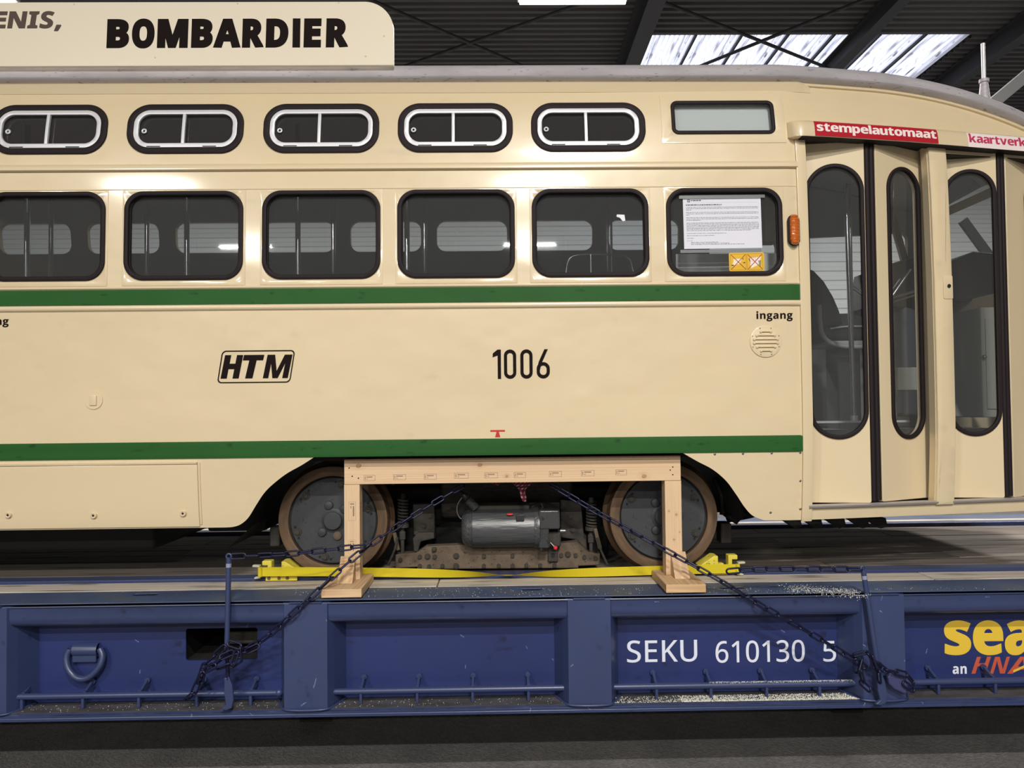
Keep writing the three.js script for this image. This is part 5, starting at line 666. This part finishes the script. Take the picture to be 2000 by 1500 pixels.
// notice and sticker in the window
{
  const p = U(1411, 434, -3.722), zz = bodyZ(p.x, p.y) - .0172, c0 = U(1411, 434.5, zz), w = (1489 - 1334.5) / FOCAL * -zz * 1.0, h = 103.5 / FOCAL * -zz;
  const nt = canvasTex(1024, 700, (c, W, H) => { c.fillStyle = '#dfe0ea'; c.fillRect(0, 0, W, H); const r = mulberry(12), line = (x, y, L, s, a) => { c.fillStyle = `rgba(40,40,52,${a})`; let q = x; while (q < x + L) { const ww = Math.min(6 + 34 * r(), x + L - q); c.fillRect(q, y + (r() - .5) * 1, ww, s); q += ww + 5 + 3 * r(); } };
    c.fillStyle = '#5a5d68'; c.beginPath(); c.arc(76, 52, 22, 0, 7); c.fill(); c.fillStyle = '#dfe0ea'; c.fillRect(56, 48, 40, 5); c.fillRect(73, 32, 5, 40); line(108, 42, 130, 15, .75); c.fillStyle = 'rgba(60,60,80,.35)'; c.fillRect(36, 78, 950, 2); line(38, 102, 470, 12, .8); c.fillStyle = 'rgba(40,40,52,.7)'; c.fillRect(38, 117, 470, 2);
    let y = 138; for (const [L, gap] of [[950, 18], [950, 18], [70, 34], [950, 18], [950, 18], [40, 34], [950, 18], [950, 18], [190, 36], [950, 17], [950, 17], [950, 17], [950, 17], [950, 17], [950, 17], [850, 38], [520, 30], [360, 36], [90, 34], [70, 16]]) { line(40, y, L, 6.5, .6); y += gap; } line(92, y + 4, 360, 6.5, .6); line(92, y + 19, 500, 6.5, .6); line(92, y + 34, 700, 6.5, .6); });
  const n = thing('paper_notice', 'white printed paper notice taped on the passenger window nearest the doors', 'notice', c0), q = new THREE.Quaternion().setFromEuler(new THREE.Euler(-.021, 0, .018 - .0105)), g = new THREE.BoxGeometry(w, h, .0012);
  part(n, 'sheet', fin(g), std(0xffffff, .75, 0, { map: nt }), null, { p: c0, q });
  const tp = new THREE.MeshPhysicalMaterial({ color: 0xc3c8c8, roughness: .35, transmission: .75, thickness: 0 }); for (const [x, y, ww, a] of [[1410, 384, 170, .004], [1408, 490, 160, .018]]) { const t = U(x, y, zz + .005); part(n, 'tape', fin(new THREE.BoxGeometry(ww / FOCAL * -zz, .017, .0008)), tp, null, { p: t, q }); }
  const k = S(1460.5, 510), sw = .186, sh = .098, stx = canvasTex(512, 272, (c, W, H) => { c.fillStyle = '#e2b21c'; c.fillRect(0, 0, W, H); c.strokeStyle = '#5a4a1a'; c.lineWidth = 3; c.strokeRect(22, 20, 226, 232); c.strokeRect(262, 20, 228, 232);
    c.fillStyle = '#efe2d2'; c.beginPath(); c.moveTo(30, 190); c.lineTo(150, 165); c.lineTo(190, 90); c.lineTo(70, 90); c.lineTo(60, 150); c.fill(); c.fillStyle = '#2a2018'; c.fillRect(34, 176, 34, 16); c.fillRect(205, 142, 30, 14); c.fillRect(196, 84, 16, 14); c.fillStyle = '#f2e6dc'; c.beginPath(); c.moveTo(290, 90); c.lineTo(400, 70); c.lineTo(470, 60); c.lineTo(430, 180); c.lineTo(320, 230); c.fill(); c.fillStyle = '#3a3020'; c.beginPath(); c.moveTo(284, 88); c.lineTo(300, 90); c.lineTo(318, 180); c.fill(); c.strokeStyle = '#c98a94'; c.lineWidth = 5; for (let i = 0; i < 5; i++) { c.beginPath(); c.moveTo(310 + i * 24, 150 - i * 6); c.lineTo(306 + i * 28, 50); c.stroke(); } c.fillStyle = '#8d8a68'; c.beginPath(); c.moveTo(424, 120); c.lineTo(470, 116); c.lineTo(456, 220); c.lineTo(446, 220); c.fill();
    c.strokeStyle = '#a23a1c'; c.lineWidth = 11; for (const [a, b] of [[30, 240], [272, 482]]) { c.beginPath(); c.moveTo(a, 28); c.lineTo(b, 246); c.moveTo(b, 28); c.lineTo(a, 246); c.stroke(); } });
  const sgn = extrude(rrect(0, 0, sw, sh, .008), .0015); { const P = sgn.attributes.position, t = sgn.attributes.uv; for (let i = 0; i < P.count; i++) t.setXY(i, P.getX(i) / sw + .5, P.getY(i) / sh + .5); }
  part(tram, 'warning_sticker', sgn, std(0xffffff, .4, 0, { map: stx }), 'yellow sticker with two crossed-out pictures', { p: V(k.x, k.y, bodyZ(k.x, k.y) - .0185), q: new THREE.Quaternion().setFromEuler(new THREE.Euler(-.02, 0, .01)) });
  const t = U(1213, 424, -3.72), tz = bodyZ(t.x, t.y) - .0185, o = U(1213, 424, tz), ts = poly([[-.022, .014], [.018, .012], [.022, -.02], [.008, -.022], [-.006, -.004], [-.024, .002]]); part(tram, 'torn_paper', extrude(ts, .001).translate(o.x, o.y, tz), M.white, 'torn white paper corner');
}
renderer.render(scene, camera);
